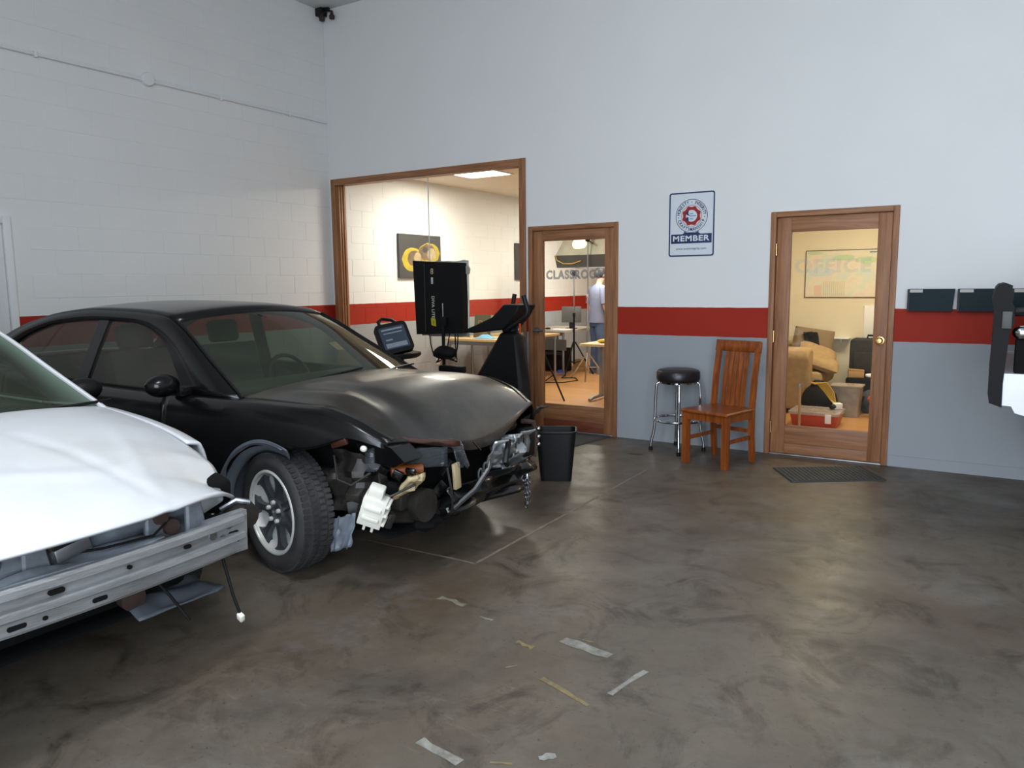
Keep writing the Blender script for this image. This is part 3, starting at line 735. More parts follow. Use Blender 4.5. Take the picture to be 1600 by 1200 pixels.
floor_mat_thing('grey ribbed mat lying askew before the office door', [(5.41, -0.555), (5.64, -0.945), (6.24, -0.53), (6.01, -0.15)])
floor_mat_thing('dark ribbed mat before the classroom door, half behind the bin', [(3.30, -0.53), (3.64, -0.60), (3.74, -0.03), (3.32, -0.03)])

# ------------------------------------------------------------------ exercise machines between the black car and the window
t = thing('exercise_bike', 'black exercise bike with lit console screen over a round tray, before the classroom window', 'exercise bike', (1.74, -0.86, 0), R(58), world=False, group='exercise bikes before the window')
k = MB(); k.prism(rrect(0, 0, 0.34, 0.34, 0.05), 'y', -0.03, 0.03)
cm = Matrix.Translation((-0.03, 0.02, 0.965)) @ Euler((R(-32), R(-10), 0)).to_matrix().to_4x4()
bmesh.ops.transform(k.bm, matrix=cm, verts=k.bm.verts); cons = obj('console', k, M['black'], t)
k = MB(); k.prism(rrect(0, 0.0, 0.27, 0.25, 0.02), 'y', -0.034, -0.029); bmesh.ops.transform(k.bm, matrix=cm, verts=k.bm.verts); obj('screen', k, M['silverscreen'], cons, smooth=False)
k = MB()
for (a, b, w, h) in ((-0.0, 0.095, 0.22, 0.018), (0.0, 0.055, 0.20, 0.012), (-0.06, -0.02, 0.07, 0.016), (0.0, -0.085, 0.22, 0.05)):
    k.span(a - w / 2, a + w / 2, -0.0365, -0.0335, b - h / 2, b + h / 2)
bmesh.ops.transform(k.bm, matrix=cm, verts=k.bm.verts); obj('printed_panel', k, M['screenlite'], cons, smooth=False)
obj('tray', MB().lathe([(0.0, 0.0), (0.32, 0.0), (0.35, 0.02), (0.35, 0.045), (0.32, 0.05), (0.26, 0.03), (0.0, 0.03)], 32, (-0.13, -0.03, 0.785)), M['black'], t)
obj('grab_loop', MB().tube([(-0.14, 0.10, 1.06), (-0.15, 0.16, 1.13), (-0.10, 0.20, 1.16), (0.0, 0.2, 1.15), (0.06, 0.15, 1.10)], 0.018, 8), M['black'], t)
obj('post', MB().rings([[(-0.05, y - 0.035, z), (0.05, y - 0.035, z), (0.05, y + 0.035, z), (-0.05, y + 0.035, z)] for y, z in ((0.02, 0.06), (0.0, 0.5), (-0.01, 0.80))]), M['black'], t, smooth=False)
for y in (-0.24, 0.24): obj('foot', MB().cyl((-0.2, y, 0.03), (0.2, y, 0.03), 0.03, 12), M['black'], t)
obj('base_rail', MB().span(-0.04, 0.04, -0.24, 0.24, 0.03, 0.09, 0.01), M['black'], t)

t = thing('exercise_bike', 'black exercise bike with raised curved handles and wide column, beside the classroom door', 'exercise bike', (2.92, -0.75, 0), group='exercise bikes before the window')
obj('column', MB().prism([(2.96, 1.04), (3.00, 1.07), (3.12, 1.07), (3.155, 1.03), (3.20, 0.55), (3.24, 0.05), (2.32, 0.05), (2.42, 0.2), (2.68, 0.62)], 'y', -0.85, -0.66), M['black'], t).modifiers.new('bevel', 'BEVEL').width = 0.03
cons = obj('console', MB().prism([(2.60, 1.055), (2.72, 1.05), (3.06, 1.09), (3.17, 1.20), (3.24, 1.315), (3.06, 1.32), (3.00, 1.26), (2.93, 1.20), (2.80, 1.145), (2.64, 1.085)], 'y', -0.92, -0.62), M['blackmatte'], t)
cons.modifiers.new('bevel', 'BEVEL').width = 0.012
obj('neck', MB().cyl((3.04, -0.75, 1.04), (3.05, -0.75, 1.12), 0.06, 12), M['black'], t)
obj('handle', MB().tube([(3.02, -0.66, 1.10), (2.96, -0.62, 1.16), (2.96, -0.62, 1.22), (3.00, -0.62, 1.41)], 0.021, 10), M['black'], t)
obj('handle', MB().tube([(3.02, -0.84, 1.08), (3.10, -0.90, 1.09), (3.22, -0.92, 1.155), (3.31, -0.92, 1.22), (3.325, -0.92, 1.27), (3.28, -0.92, 1.40)], 0.022, 10), M['black'], t)
obj('strap', MB().span(3.245, 3.262, -0.945, -0.938, 1.06, 1.15), M['tag_orange'], t, smooth=False, label='orange strap')
for x in (2.36, 3.20): obj('foot', MB().cyl((x, -1.0, 0.032), (x, -0.5, 0.032), 0.032, 12), M['black'], t)

t = thing('carton', 'open tan carton standing behind the windshield of the black car', 'box', (0.86, -0.45, 0), R(20), world=False)
k = MB(); k.rings([[(-0.2, -0.2, 0), (0.2, -0.2, 0), (0.2, 0.2, 0), (-0.2, 0.2, 0)], [(-0.2, -0.2, 0.80), (0.2, -0.2, 0.80), (0.2, 0.2, 0.80), (-0.2, 0.2, 0.80)], [(-0.19, -0.19, 0.80), (0.19, -0.19, 0.80), (0.19, 0.19, 0.80), (-0.19, 0.19, 0.80)], [(-0.19, -0.19, 0.5), (0.19, -0.19, 0.5), (0.19, 0.19, 0.5), (-0.19, 0.19, 0.5)]])
obj('body', k, M['kraft'], t, smooth=False)
obj('flap', MB().poly([(0.2, -0.2, 0.80), (0.2, 0.2, 0.80), (0.34, 0.2, 0.74), (0.34, -0.2, 0.74)]), M['kraft'], t, smooth=False, solid=0.006)
obj('flap', MB().poly([(-0.2, -0.2, 0.80), (-0.2, 0.2, 0.80), (-0.3, 0.2, 0.88), (-0.3, -0.2, 0.88)]), M['kraft'], t, smooth=False, solid=0.006)
obj('lining', MB().span(-0.19, 0.19, -0.19, 0.19, 0.70, 0.76), M['rust'], t, smooth=False)

# made-up fixture around the added bay lamp, out of view
t = thing('added_bay_fixture', 'added white ceiling light above the parking bay, out of view', 'light', (5.15, -5.6, 4.62))
obj('housing', MB().span(4.87, 5.43, -6.22, -4.98, 4.63, H, 0.01), M['trimwhite'], t); obj('diffuser', MB().span(4.90, 5.40, -6.19, -5.01, 4.615, 4.63), M['lampadded'], t, smooth=False)

# ------------------------------------------------------------------ classroom
lamp = thing('ceiling_light', 'bright square ceiling light seen through the top of the classroom window', 'light', (1.10, 1.58, 2.93))
obj('frame', ringplate(MB(), [(0.76, 1.27), (1.44, 1.27), (1.44, 1.89), (0.76, 1.89)], [(0.79, 1.30), (1.41, 1.30), (1.41, 1.86), (0.79, 1.86)], 2.925, 2.939), M['trimwhite'], lamp, smooth=False)
for v in lamp.children[0].data.vertices:
    x, z, y = v.co.x + 1.10, v.co.y + 1.58, v.co.z + 2.93
    v.co = Vector((x - 1.10, y - 1.58, z - 2.93))
obj('diffuser', MB().span(0.79, 1.41, 1.30, 1.86, 2.928, 2.936), M['lamp'], lamp, smooth=False)

def canvas(label, y0, y1, z0, z1, shapes):
    t = thing('wall_canvas', label, 'picture', (0.0, (y0 + y1) / 2, z0), group='canvases on the classroom wall')
    obj('stretcher', MB().span(0.0, 0.035, y0, y1, z0, z1, 0.003), M['poster'], t, smooth=False)
    for i, (nm, pts, mk) in enumerate(shapes):
        obj(nm, MB().prism([(y0 + a * (y1 - y0), z1 - b * (z1 - z0)) for a, b in pts], 'x', 0.0352, 0.0358 + 0.0006 * i), M[mk], t, smooth=False)
def blob(cx, cy, rx, ry, seed, n=22, jag=0.1):
    rnd = random.Random(seed)
    return [(cx + rx * (1 + rnd.uniform(-jag, jag)) * math.cos(2 * math.pi * i / n), cy + ry * (1 + rnd.uniform(-jag, jag)) * math.sin(2 * math.pi * i / n)) for i in range(n)]
canvas('grey canvas print of a yellow cutaway gearbox, hung behind the black film panel', 1.205, 2.125, 1.605, 2.20, [
    ('yellow_housing', blob(0.31, 0.58, 0.25, 0.28, 1, 22, 0.04), 'posteryellow'), ('yellow_housing', blob(0.70, 0.42, 0.26, 0.24, 2, 22, 0.05), 'posteryellow'),
    ('gear_shape', blob(0.36, 0.56, 0.17, 0.18, 3), 'posterbrown'), ('gear_shape', blob(0.66, 0.40, 0.20, 0.19, 4), 'posterbrown'),
    ('pale_shaft', blob(0.42, 0.53, 0.09, 0.11, 5), 'posterpale'), ('pale_shaft', blob(0.76, 0.44, 0.11, 0.14, 6), 'posterpale'), ('pale_shaft', blob(0.60, 0.34, 0.06, 0.07, 7), 'poster')])
canvas('grey canvas print with pale machine parts, farther along the classroom wall', 4.18, 5.09, 1.58, 2.19, [
    ('pale_shape', blob(0.42, 0.42, 0.17, 0.22, 8, 18, 0.25), 'posterpale'), ('pale_shape', blob(0.60, 0.66, 0.2, 0.12, 9, 18, 0.25), 'posterbrown')])

# film panel with its back to the garage, parked before the window
t = thing('film_light_panel', 'tall black film light panel with lettered back, on a stand between the two exercise bikes', 'film light', (1.93, -0.30, 0))
k = MB(); k.rings([[(a, -0.30, z0), (b, -0.30, z1), (b, -0.20, z1), (a, -0.20, z0)] for a, b, z0, z1 in ((1.505, 2.145, 1.765, 1.728), (1.52, 2.155, 1.35, 1.35), (1.535, 2.15, 0.972, 0.998))])
obj('housing', k, M['blackmatte'], t)
def onback(a, b, d=0.002): return (a, -0.30 - d, b)
for a, b, z0, z1 in ((1.66, 1.665, 1.0, 1.74), ): obj('seam', MB().span(a, b, -0.304, -0.299, z0, z1), M['darkgrey'], t, smooth=False)
k = MB(); k.text('DIVA LITE', 0.052, lambda a, b: onback(1.77 + b, 1.268 - a), 0.0012, 1.05); obj('lettering', k, M['label'], t, smooth=False, label='pale lettering running down the back')
k = MB(); k.text('8', 0.085, lambda a, b: onback(1.765 + a, 1.645 + b), 0.0015); obj('logo', k, M['posterpale'], t, smooth=False)
k = MB(); k.prism([(1.753, 1.585), (1.777, 1.585), (1.777, 1.515), (1.753, 1.515)], 'y', -0.304, -0.299); obj('logo_bar', k, M['label'], t, smooth=False)
k = MB(); k.poly([onback(1.738, 1.152), onback(1.80, 1.145), onback(1.806, 1.062), onback(1.744, 1.075)]); obj('lime_patch', k, M['lime'], t, smooth=False, label='lime green patch')
k = MB(); k.text('400', 0.026, lambda a, b: onback(1.772 + b, 1.108 - a, 0.004), 0.0); obj('patch_number', k, M['blackmatte'], t, smooth=False)
k = MB(); k.grid(lambda u, v: Vector((lerp(1.55, 2.12, u), -0.196, lerp(1.02, 1.70, v))), 4, 4); obj('diffuser', k, M['paper'], t, solid=0.004)
k = MB(); k.grid(lambda u, v: Vector((lerp(1.49, 2.165, u) + 0.03 * (1 - v) * (1 - u), -0.186 + 0.004 * nz(u * 7, v * 6), lerp(0.95, 1.755, v) + 0.012 * nz(u * 6, v * 6))), 10, 10); obj('gel_sheet', k, M['softgrey'], t, solid=0.002)
for x, z in ((1.50, 1.62), (2.155, 1.665)): obj('clip', MB().prism([(x - 0.02, z - 0.05), (x + 0.025, z - 0.05), (x + 0.035, z), (x + 0.01, z + 0.04), (x - 0.03, z + 0.02)], 'y', -0.215, -0.19), M['softgrey'], t, smooth=False)
obj('pole', MB().cyl((1.925, -0.335, 0.06), (1.925, -0.335, 1.10), 0.018, 10), M['blackmatte'], t)
obj('bright_rod', MB().cyl((1.922, -0.33, 1.10), (1.915, -0.318, 1.31), 0.008, 8), M['chrome'], t)
obj('mount', MB().box((1.935, -0.325, 1.12), (0.07, 0.05, 0.10), None, 0.01), M['blackmatte'], t)
k = MB(); k.ball((1.96, -0.36, 0.79), (0.15, 0.09, 0.075), 14)
for v in k.bm.verts: v.co += Vector((nz(v.co.x * 9, v.co.z * 9, 1), 0, nz(v.co.z * 8, v.co.x * 8, 4))) * 0.02
obj('ballast_bag', k, M['blackmatte'], t)
obj('battery_box', MB().span(1.90, 2.20, -0.41, -0.30, 0.58, 0.66, 0.02), M['blackmatte'], t)
for a in (20, 140, 260):
    q = R(a); obj('leg', MB().tube([(1.925 + 0.02 * math.cos(q), -0.335 + 0.02 * math.sin(q), 0.45), (1.925 + 0.24 * math.cos(q), -0.335 + 0.24 * math.sin(q), 0.012)], 0.012, 8), M['blackmatte'], t)
for (x0, dx, dz) in ((1.72, 0.14, 0.20), (2.06, 0.10, 0.30), (1.99, -0.10, 0.34), (2.10, 0.02, 0.26)):
    obj('cable', MB().tube([(x0, -0.31, 0.99), (x0 + dx * 0.2, -0.33, 0.94 - dz * 0.3), (x0 + dx * 0.7, -0.38, 0.88 - dz * 0.5), (x0 + dx, -0.42, 0.86 - dz * 0.5), (1.96, -0.44, 0.76)], 0.007, 6), M['blackmatte'], t)

def table(label, x0, x1, y0, y1, z, top, legm, kind='four'):
    t = thing('work_table', label, 'table', ((x0 + x1) / 2, (y0 + y1) / 2, 0), group='work tables in the classroom')
    obj('tabletop', MB().prism(rrect((x0 + x1) / 2, (y0 + y1) / 2, x1 - x0, y1 - y0, 0.05), 'z', z - 0.03, z), top, t, smooth=False)
    if kind == 'four':
        for x in (x0 + 0.07, x1 - 0.07):
            for y in (y0 + 0.07, y1 - 0.07): obj('leg', MB().cyl((x, y, 0), (x, y, z - 0.03), 0.02, 10), legm, t)
        obj('apron', MB().span(x0 + 0.07, x1 - 0.07, y0 + 0.06, y0 + 0.08, z - 0.09, z - 0.03), legm, t, smooth=False)
    else:
        for x in (x0 + 0.16, x1 - 0.16):
            obj('column', MB().span(x - 0.03, x + 0.03, (y0 + y1) / 2 - 0.02, (y0 + y1) / 2 + 0.02, 0.04, z - 0.03, 0.005), legm, t)
            obj('foot', MB().tube([(x, y0 + 0.0, 0.022), (x, y0 + 0.1, 0.04), (x, y1 - 0.1, 0.04), (x, y1, 0.022)], 0.022, 8), legm, t)
        obj('crossbar', MB().span(x0 + 0.16, x1 - 0.16, (y0 + y1) / 2 - 0.01, (y0 + y1) / 2 + 0.01, 0.20, 0.25), legm, t, smooth=False)
    return t
table('long grey work table by the block wall, carrying the monitor', 0.10, 0.98, 4.15, 5.45, 0.75, mat('grey_laminate', C(176, 168, 156), 0.45), M['steel'])
obj('modesty_panel', MB().span(0.22, 0.98, 4.18, 4.20, 0.42, 0.60), M['darkgrey'], [o for o in bpy.data.objects if o.name.startswith('work_table')][-1], smooth=False)
table('tan work table seen past the exercise bikes, cluttered with cloth and a paper bag', 0.12, 1.16, 2.02, 2.72, 0.74, M['tabletop'], M['steel'])
table('tan work table whose corner shows beside the lever handle of the classroom door', 0.15, 1.14, 2.98, 3.72, 0.74, M['tabletop'], M['steel'])
table('tan topped table on a grey T shaped foot just inside the classroom door', 2.38, 3.60, 1.90, 2.62, 0.74, M['tabletop'], M['steel'], 'tee')
t = thing('monitor', 'flat dark computer monitor standing on the grey work table', 'monitor', (0.80, 4.72, 0.75), R(25), world=False)
obj('screen', MB().box((0, 0, 0.24), (0.33, 0.03, 0.27), (R(-8), 0, 0), 0.006), M['darkgrey'], t)
obj('neck', MB().span(-0.04, 0.04, 0.0, 0.03, 0.01, 0.14), M['black'], t, smooth=False)
obj('base', MB().span(-0.1, 0.1, -0.06, 0.08, 0.0, 0.012, 0.004), M['black'], t)
t = thing('computer_mouse', 'black computer mouse lying on the grey work table', 'mouse', (0.52, 4.40, 0.75)); obj('shell', MB().ball((0.52, 4.40, 0.762), (0.05, 0.035, 0.02)), M['black'], t)
t = thing('paper_stack', 'white papers spread on the grey table before the monitor', 'paper', (0.78, 4.42, 0.75)); obj('sheet', MB().box((0.78, 4.42, 0.7525), (0.30, 0.22, 0.004), (0, 0, 0.3)), M['paper'], t, smooth=False); obj('sheet', MB().box((0.70, 4.50, 0.756), (0.28, 0.2, 0.003), (0, 0, -0.2)), M['paper'], t, smooth=False)
t = thing('computer_tower', 'black computer case on the floor under the grey table', 'computer', (0.42, 4.88, 0)); obj('case', MB().span(0.18, 0.66, 4.78, 5.0, 0.0, 0.40, 0.012), M['blackmatte'], t); obj('drive_bay', MB().span(0.24, 0.60, 4.772, 4.782, 0.28, 0.34), M['darkgrey'], t, smooth=False)
t = thing('carton', 'small tan carton on the floor under the grey table', 'box', (0.84, 4.98, 0)); obj('body', MB().span(0.74, 0.94, 4.9, 5.08, 0.0, 0.2, 0.004), M['kraft'], t); obj('tape', MB().span(0.73, 0.95, 4.98, 5.0, 0.198, 0.202), M['tan_tag'], t, smooth=False)
t = thing('tape_roll', 'blue tape roll lying on the classroom floor', 'tape', (0.66, 4.62, 0)); obj('roll', MB().lathe([(0.04, 0.0), (0.07, 0.0), (0.07, 0.045), (0.04, 0.045), (0.04, 0.0)], 20, (0.66, 4.62, 0)), mat('blue_tape', C(70, 80, 190), 0.5), t)
t = thing('cloth', 'pale blue cloth heaped on the tan table', 'cloth', (0.72, 2.2, 0.74))
k = MB(); k.grid(lambda u, v: Vector((0.58 + 0.3 * u, 2.10 + 0.24 * v, 0.742 + 0.05 * math.sin(math.pi * u) * math.sin(math.pi * v) * (1 + 0.6 * nz(u * 5, v * 5)))), 14, 12); obj('folds', k, M['blue'], t, solid=0.004)
t = thing('paper_bag', 'brown paper bag standing on the tan table', 'bag', (0.52, 2.42, 0.74)); obj('body', MB().prism([(0.42, 0.74), (0.60, 0.74), (0.58, 0.93), (0.54, 0.95), (0.44, 0.93)], 'y', 2.36, 2.48), M['posterbrown'], t, smooth=False); obj('handle', MB().tube([(0.47, 2.42, 0.93), (0.48, 2.42, 0.98), (0.53, 2.42, 0.98), (0.54, 2.42, 0.94)], 0.005, 6), M['kraft'], t)
t = thing('notice_board', 'dark green board standing on the tan table against the wall', 'board', (0.40, 2.62, 0.74)); obj('face', MB().box((0.42, 2.60, 0.90), (0.26, 0.012, 0.32), (R(-8), 0, 0.2)), mat('dark_green', C(66, 70, 48), 0.7), t, smooth=False); obj('rim', MB().box((0.42, 2.605, 0.735 + 0.02), (0.27, 0.03, 0.02), (0, 0, 0.2)), M['darkgrey'], t, smooth=False)
t = thing('bottle', 'dark brown bottle standing on the T footed table', 'bottle', (2.72, 2.30, 0.74)); obj('glass_body', MB().lathe([(0.0, 0.0), (0.034, 0.002), (0.036, 0.12), (0.014, 0.17), (0.013, 0.21), (0.0, 0.212)], 14, (2.72, 2.30, 0.74)), mat('brown_glass', C(60, 30, 20), 0.2), t); obj('cap', MB().cyl((2.72, 2.30, 0.945), (2.72, 2.30, 0.965), 0.015, 10), M['brass'], t)
t = thing('snack_bag', 'orange bag lying on the T footed table', 'bag', (2.62, 2.18, 0.74)); obj('pouch', MB().ball((2.62, 2.18, 0.765), (0.10, 0.07, 0.026), 14, (0, 0, 0.4)), M['yellow'], t); obj('seal', MB().box((2.71, 2.215, 0.765), (0.02, 0.10, 0.006), (0, 0, 0.4)), M['orange'], t, smooth=False)
t = thing('wall_outlet', 'small white outlet low on the classroom block wall', 'outlet', (0.0, 2.05, 0.35)); obj('plate', MB().span(0.0, 0.008, 2.01, 2.09, 0.35, 0.47, 0.002), M['trimwhite'], t); obj('socket', MB().span(0.007, 0.012, 2.03, 2.07, 0.38, 0.44, 0.002), M['darkgrey'], t)

def stand(label, x, y, h, mt, r=0.4, head=True, hub=0.55, a0=30):
    t = thing('light_stand', label, 'stand', (x, y, 0), group='light stands in the classroom')
    obj('pole', MB().cyl((x, y, 0.18), (x, y, h * 0.62), 0.016, 10), mt, t)
    obj('upper_pole', MB().cyl((x, y, h * 0.6), (x, y, h), 0.010, 10), M['steel'], t)
    obj('collar', MB().cyl((x, y, h * 0.6 - 0.03), (x, y, h * 0.6 + 0.03), 0.024, 10), mt, t)
    for a in (a0, a0 + 120, a0 + 240):
        q = R(a); c_, s_ = math.cos(q), math.sin(q)
        l = obj('leg', MB().tube([(x + 0.02 * c_, y + 0.02 * s_, hub), (x + r * c_, y + r * s_, 0.012)], 0.011, 8), mt, t)
        obj('brace', MB().tube([(x + 0.016 * c_, y + 0.016 * s_, 0.2), (x + r * 0.55 * c_, y + r * 0.55 * s_, hub * 0.46)], 0.007, 6), mt, l)
    if head:
        obj('clamp', MB().box((x, y, h + 0.02), (0.06, 0.05, 0.09), (0, 0.3, 0), 0.008), M['blackmatte'], t)
        obj('grip_arm', MB().tube([(x, y, h), (x + 0.09, y, h - 0.05)], 0.012, 8), M['blackmatte'], t)
    return t
stand('black light stand with a clamp head, in front of the monitor', 1.005, 4.42, 1.66, M['blackmatte'], 0.32)
stand('pale slim light stand rising before the standing person to the soft light', 1.50, 3.93, 2.17, M['chrome'], 0.32, True, 0.42, 50)
t = stand('black tripod whose splayed leg shows inside the classroom door', 1.86, 1.80, 1.25, M['blackmatte'], 0.405, False, 0.72, -8)
t = thing('floor_cable', 'dark cable looping over the classroom floor', 'cable', (1.2, 3.4, 0))
obj('cable', MB().tube([(0.7, 3.35, 0.008), (1.05, 3.25, 0.008), (1.35, 3.4, 0.008), (1.42, 3.75, 0.008), (1.25, 4.0, 0.008), (1.05, 3.9, 0.008), (0.95, 4.2, 0.008)], 0.008, 6), M['blackmatte'], t)
t = thing('soft_light', 'big overhead soft light with silver hood and dark skirt, seen through the classroom door', 'film light', (1.40, 4.30, 1.76))
A = [(0.90, 4.0), (2.05, 4.0), (2.05, 4.7), (0.90, 4.7)]
def lvl(z, s, dx=0): 
    cx, cy = 1.475, 4.35
    return [(cx + (a - cx) * s + dx, cy + (b - cy) * s, z) for a, b in A]
obj('skirt', MB().rings([lvl(1.76, 0.97), lvl(1.95, 1.03)], True, False), M['darkgrey'], t, smooth=False, solid=0.01)
obj('hood', MB().rings([lvl(1.945, 1.02), lvl(2.22, 0.80), lvl(2.30, 0.55)], True, True), M['softgrey'], t, smooth=False)
obj('lit_face', MB().box((1.475, 4.35, 1.80), (1.06, 0.62, 0.006)), M['lamp'], t, smooth=False)
obj('hot_spot', MB().lathe([(0.0, 0.0), (0.10, 0.004), (0.13, 0.02)], 20, (1.30, 4.02, 2.10), 'y'), mat('lamp_glow_through_cloth', C(255, 248, 190), 0.6, emit=0.7), t)
obj('cord', MB().tube([(0.90, 3.98, 1.96), (0.93, 3.97, 1.88), (1.05, 3.965, 1.82), (1.2, 3.965, 1.815), (1.36, 3.97, 1.86)], 0.008, 6), M['yellow'], t, label='yellow cord')
obj('hanger', MB().cyl((1.475, 4.35, 2.29), (1.475, 4.35, 2.94), 0.012, 8), M['blackmatte'], t)

# ------------------------------------------------------------------ person standing in the classroom
pr = thing('person', 'person in grey-blue t-shirt and jeans standing with their back turned, in the classroom', 'person', (1.27, 4.78, 0), R(-32), world=False)
def skin(name, joints, bones, root, mt, parent, sub=2, smooth_shade=True):
    bm = bmesh.new(); lay = bm.verts.layers.skin.verify(); V = {}
    for k_, (co, r) in joints.items():
        v = bm.verts.new(co); d = v[lay]; d.radius = r if isinstance(r, tuple) else (r, r); V[k_] = v
    for a, b in bones: bm.edges.new((V[a], V[b]))
    V[root][lay].use_root = True
    me = bpy.data.meshes.new(name); bm.to_mesh(me); bm.free(); me.materials.append(mt)
    o = bpy.data.objects.new(name, me); COL.objects.link(o); o.parent = parent; ORG[o.name] = None
    s = o.modifiers.new('skin', 'SKIN'); s.use_smooth_shade = smooth_shade; s.branch_smoothing = 0.4
    u = o.modifiers.new('sub', 'SUBSURF'); u.levels = sub; u.render_levels = sub
    return o
J = {'pel': ((0, 0, 0.95), (0.14, 0.10)), 'wai': ((0, 0.0, 1.10), (0.135, 0.095)), 'che': ((0, 0.01, 1.28), (0.155, 0.11)), 'upc': ((0, 0.0, 1.40), (0.13, 0.085)), 'nek': ((0, 0.015, 1.50), 0.05), 'jaw': ((0, 0.05, 1.575), (0.062, 0.07)), 'hed': ((0, 0.045, 1.655), (0.075, 0.092)), 'crn': ((0, 0.035, 1.715), (0.06, 0.072))}
B = [('pel', 'wai'), ('wai', 'che'), ('che', 'upc'), ('upc', 'nek'), ('nek', 'jaw'), ('jaw', 'hed'), ('hed', 'crn')]
for s, n in ((-1, 'l'), (1, 'r')):
    J.update({n + 'sh': ((s * 0.17, 0, 1.405), 0.058), n + 'el': ((s * 0.235, -0.02, 1.13), 0.042), n + 'wr': ((s * 0.245, 0.09, 0.90), 0.028), n + 'pa': ((s * 0.245, 0.115, 0.835), (0.020, 0.036)), n + 'hi': ((s * 0.09, 0, 0.88), 0.09), n + 'kn': ((s * 0.10, 0.02, 0.50), 0.058), n + 'an': ((s * 0.105, -0.015, 0.09), 0.042), n + 'to': ((s * 0.12, 0.13, 0.035), 0.03)})
    B += [('upc', n + 'sh'), (n + 'sh', n + 'el'), (n + 'el', n + 'wr'), (n + 'wr', n + 'pa'), ('pel', n + 'hi'), (n + 'hi', n + 'kn'), (n + 'kn', n + 'an'), (n + 'an', n + 'to')]
    for i, (dy, ln) in enumerate(((0.03, 0.075), (0.010, 0.085), (-0.010, 0.08), (-0.028, 0.06))):
        J[f'{n}f{i}a'] = ((s * 0.243, 0.12 + dy, 0.80), 0.0095); J[f'{n}f{i}b'] = ((s * 0.232, 0.125 + dy, 0.80 - ln * 0.55), 0.0085); J[f'{n}f{i}c'] = ((s * 0.215, 0.128 + dy, 0.80 - ln), 0.007)
        B += [(n + 'pa', f'{n}f{i}a'), (f'{n}f{i}a', f'{n}f{i}b'), (f'{n}f{i}b', f'{n}f{i}c')]
    J[n + 't1'] = ((s * 0.230, 0.155, 0.85), 0.011); J[n + 't2'] = ((s * 0.22, 0.18, 0.815), 0.009); B += [(n + 'wr', n + 't1'), (n + 't1', n + 't2')]
skin('body', J, B, 'pel', M['skin'], pr)
def loft(rings, n=20):
    k = MB(); k.rings([[(cx + a * math.cos(2 * math.pi * i / n), cy + b * math.sin(2 * math.pi * i / n), z) for i in range(n)] for cx, cy, z, a, b in rings], True, False); return k
def limb(pts, n=14):
    k = MB(); k.tube([p[0] for p in pts], [p[1] for p in pts], n); return k
k = loft([(0, 0.0, 0.86, 0.190, 0.150), (0, 0, 0.95, 0.182, 0.142), (0, 0, 1.08, 0.170, 0.128), (0, 0.005, 1.22, 0.185, 0.135), (0, 0.005, 1.33, 0.200, 0.135), (0, 0, 1.42, 0.185, 0.115), (0, 0.005, 1.465, 0.115, 0.085), (0, 0.012, 1.49, 0.068, 0.068)])
for s in (-1, 1): k.tube([(s * 0.12, 0, 1.415), (s * 0.18, 0, 1.395), (s * 0.212, -0.01, 1.29), (s * 0.232, -0.018, 1.17)], [0.07, 0.078, 0.072, 0.070], 14)
obj('t_shirt', k, M['shirt'], pr)
k = loft([(0, 0, 1.02, 0.160, 0.122), (0, 0, 0.95, 0.172, 0.130), (0, 0, 0.87, 0.176, 0.132), (0, 0, 0.80, 0.165, 0.120)])
for s in (-1, 1):
    k.tube([(s * 0.085, 0, 0.90), (s * 0.09, 0, 0.78), (s * 0.10, 0.018, 0.50), (s * 0.103, 0.0, 0.25), (s * 0.105, -0.01, 0.075)], [0.095, 0.098, 0.078, 0.072, 0.070], 14)
    obj('shoe', MB().rings([[(s * 0.11 + a * w, y, max(0.0, z + b * h)) for a, b in ((-1, -1), (1, -1), (1, 0.2), (0.6, 1), (-0.6, 1), (-1, 0.2))] for y, w, z, h in ((-0.085, 0.030, 0.05, 0.05), (-0.05, 0.044, 0.055, 0.055), (0.05, 0.048, 0.045, 0.045), (0.14, 0.05, 0.032, 0.032), (0.20, 0.035, 0.022, 0.022))]), M['shoe'], pr)
obj('jeans', k, M['jeans'], pr)
k = MB(); k.ball((0, 0.03, 1.672), (0.088, 0.104, 0.092), 20)
bmesh.ops.delete(k.bm, geom=[v for v in k.bm.verts if v.co.z < 1.60 or (v.co.y > 0.095 and v.co.z < 1.705)], context='VERTS'); obj('hair', k, M['hair'], pr, solid=0.012)
for s in (-1, 1): obj('ear', MB().ball((s * 0.082, 0.045, 1.635), (0.012, 0.022, 0.032)), M['skin'], pr)
obj('nose', MB().prism([(0.125, 1.665), (0.152, 1.622), (0.125, 1.612)], 'x', -0.012, 0.012), M['skin'], pr)
for s in (-1, 1): obj('eye', MB().ball((s * 0.032, 0.125, 1.66), 0.011, 10), M['hair'], pr)
obj('mouth', MB().box((0, 0.124, 1.585), (0.045, 0.012, 0.008)), M['signred'], pr, smooth=False)

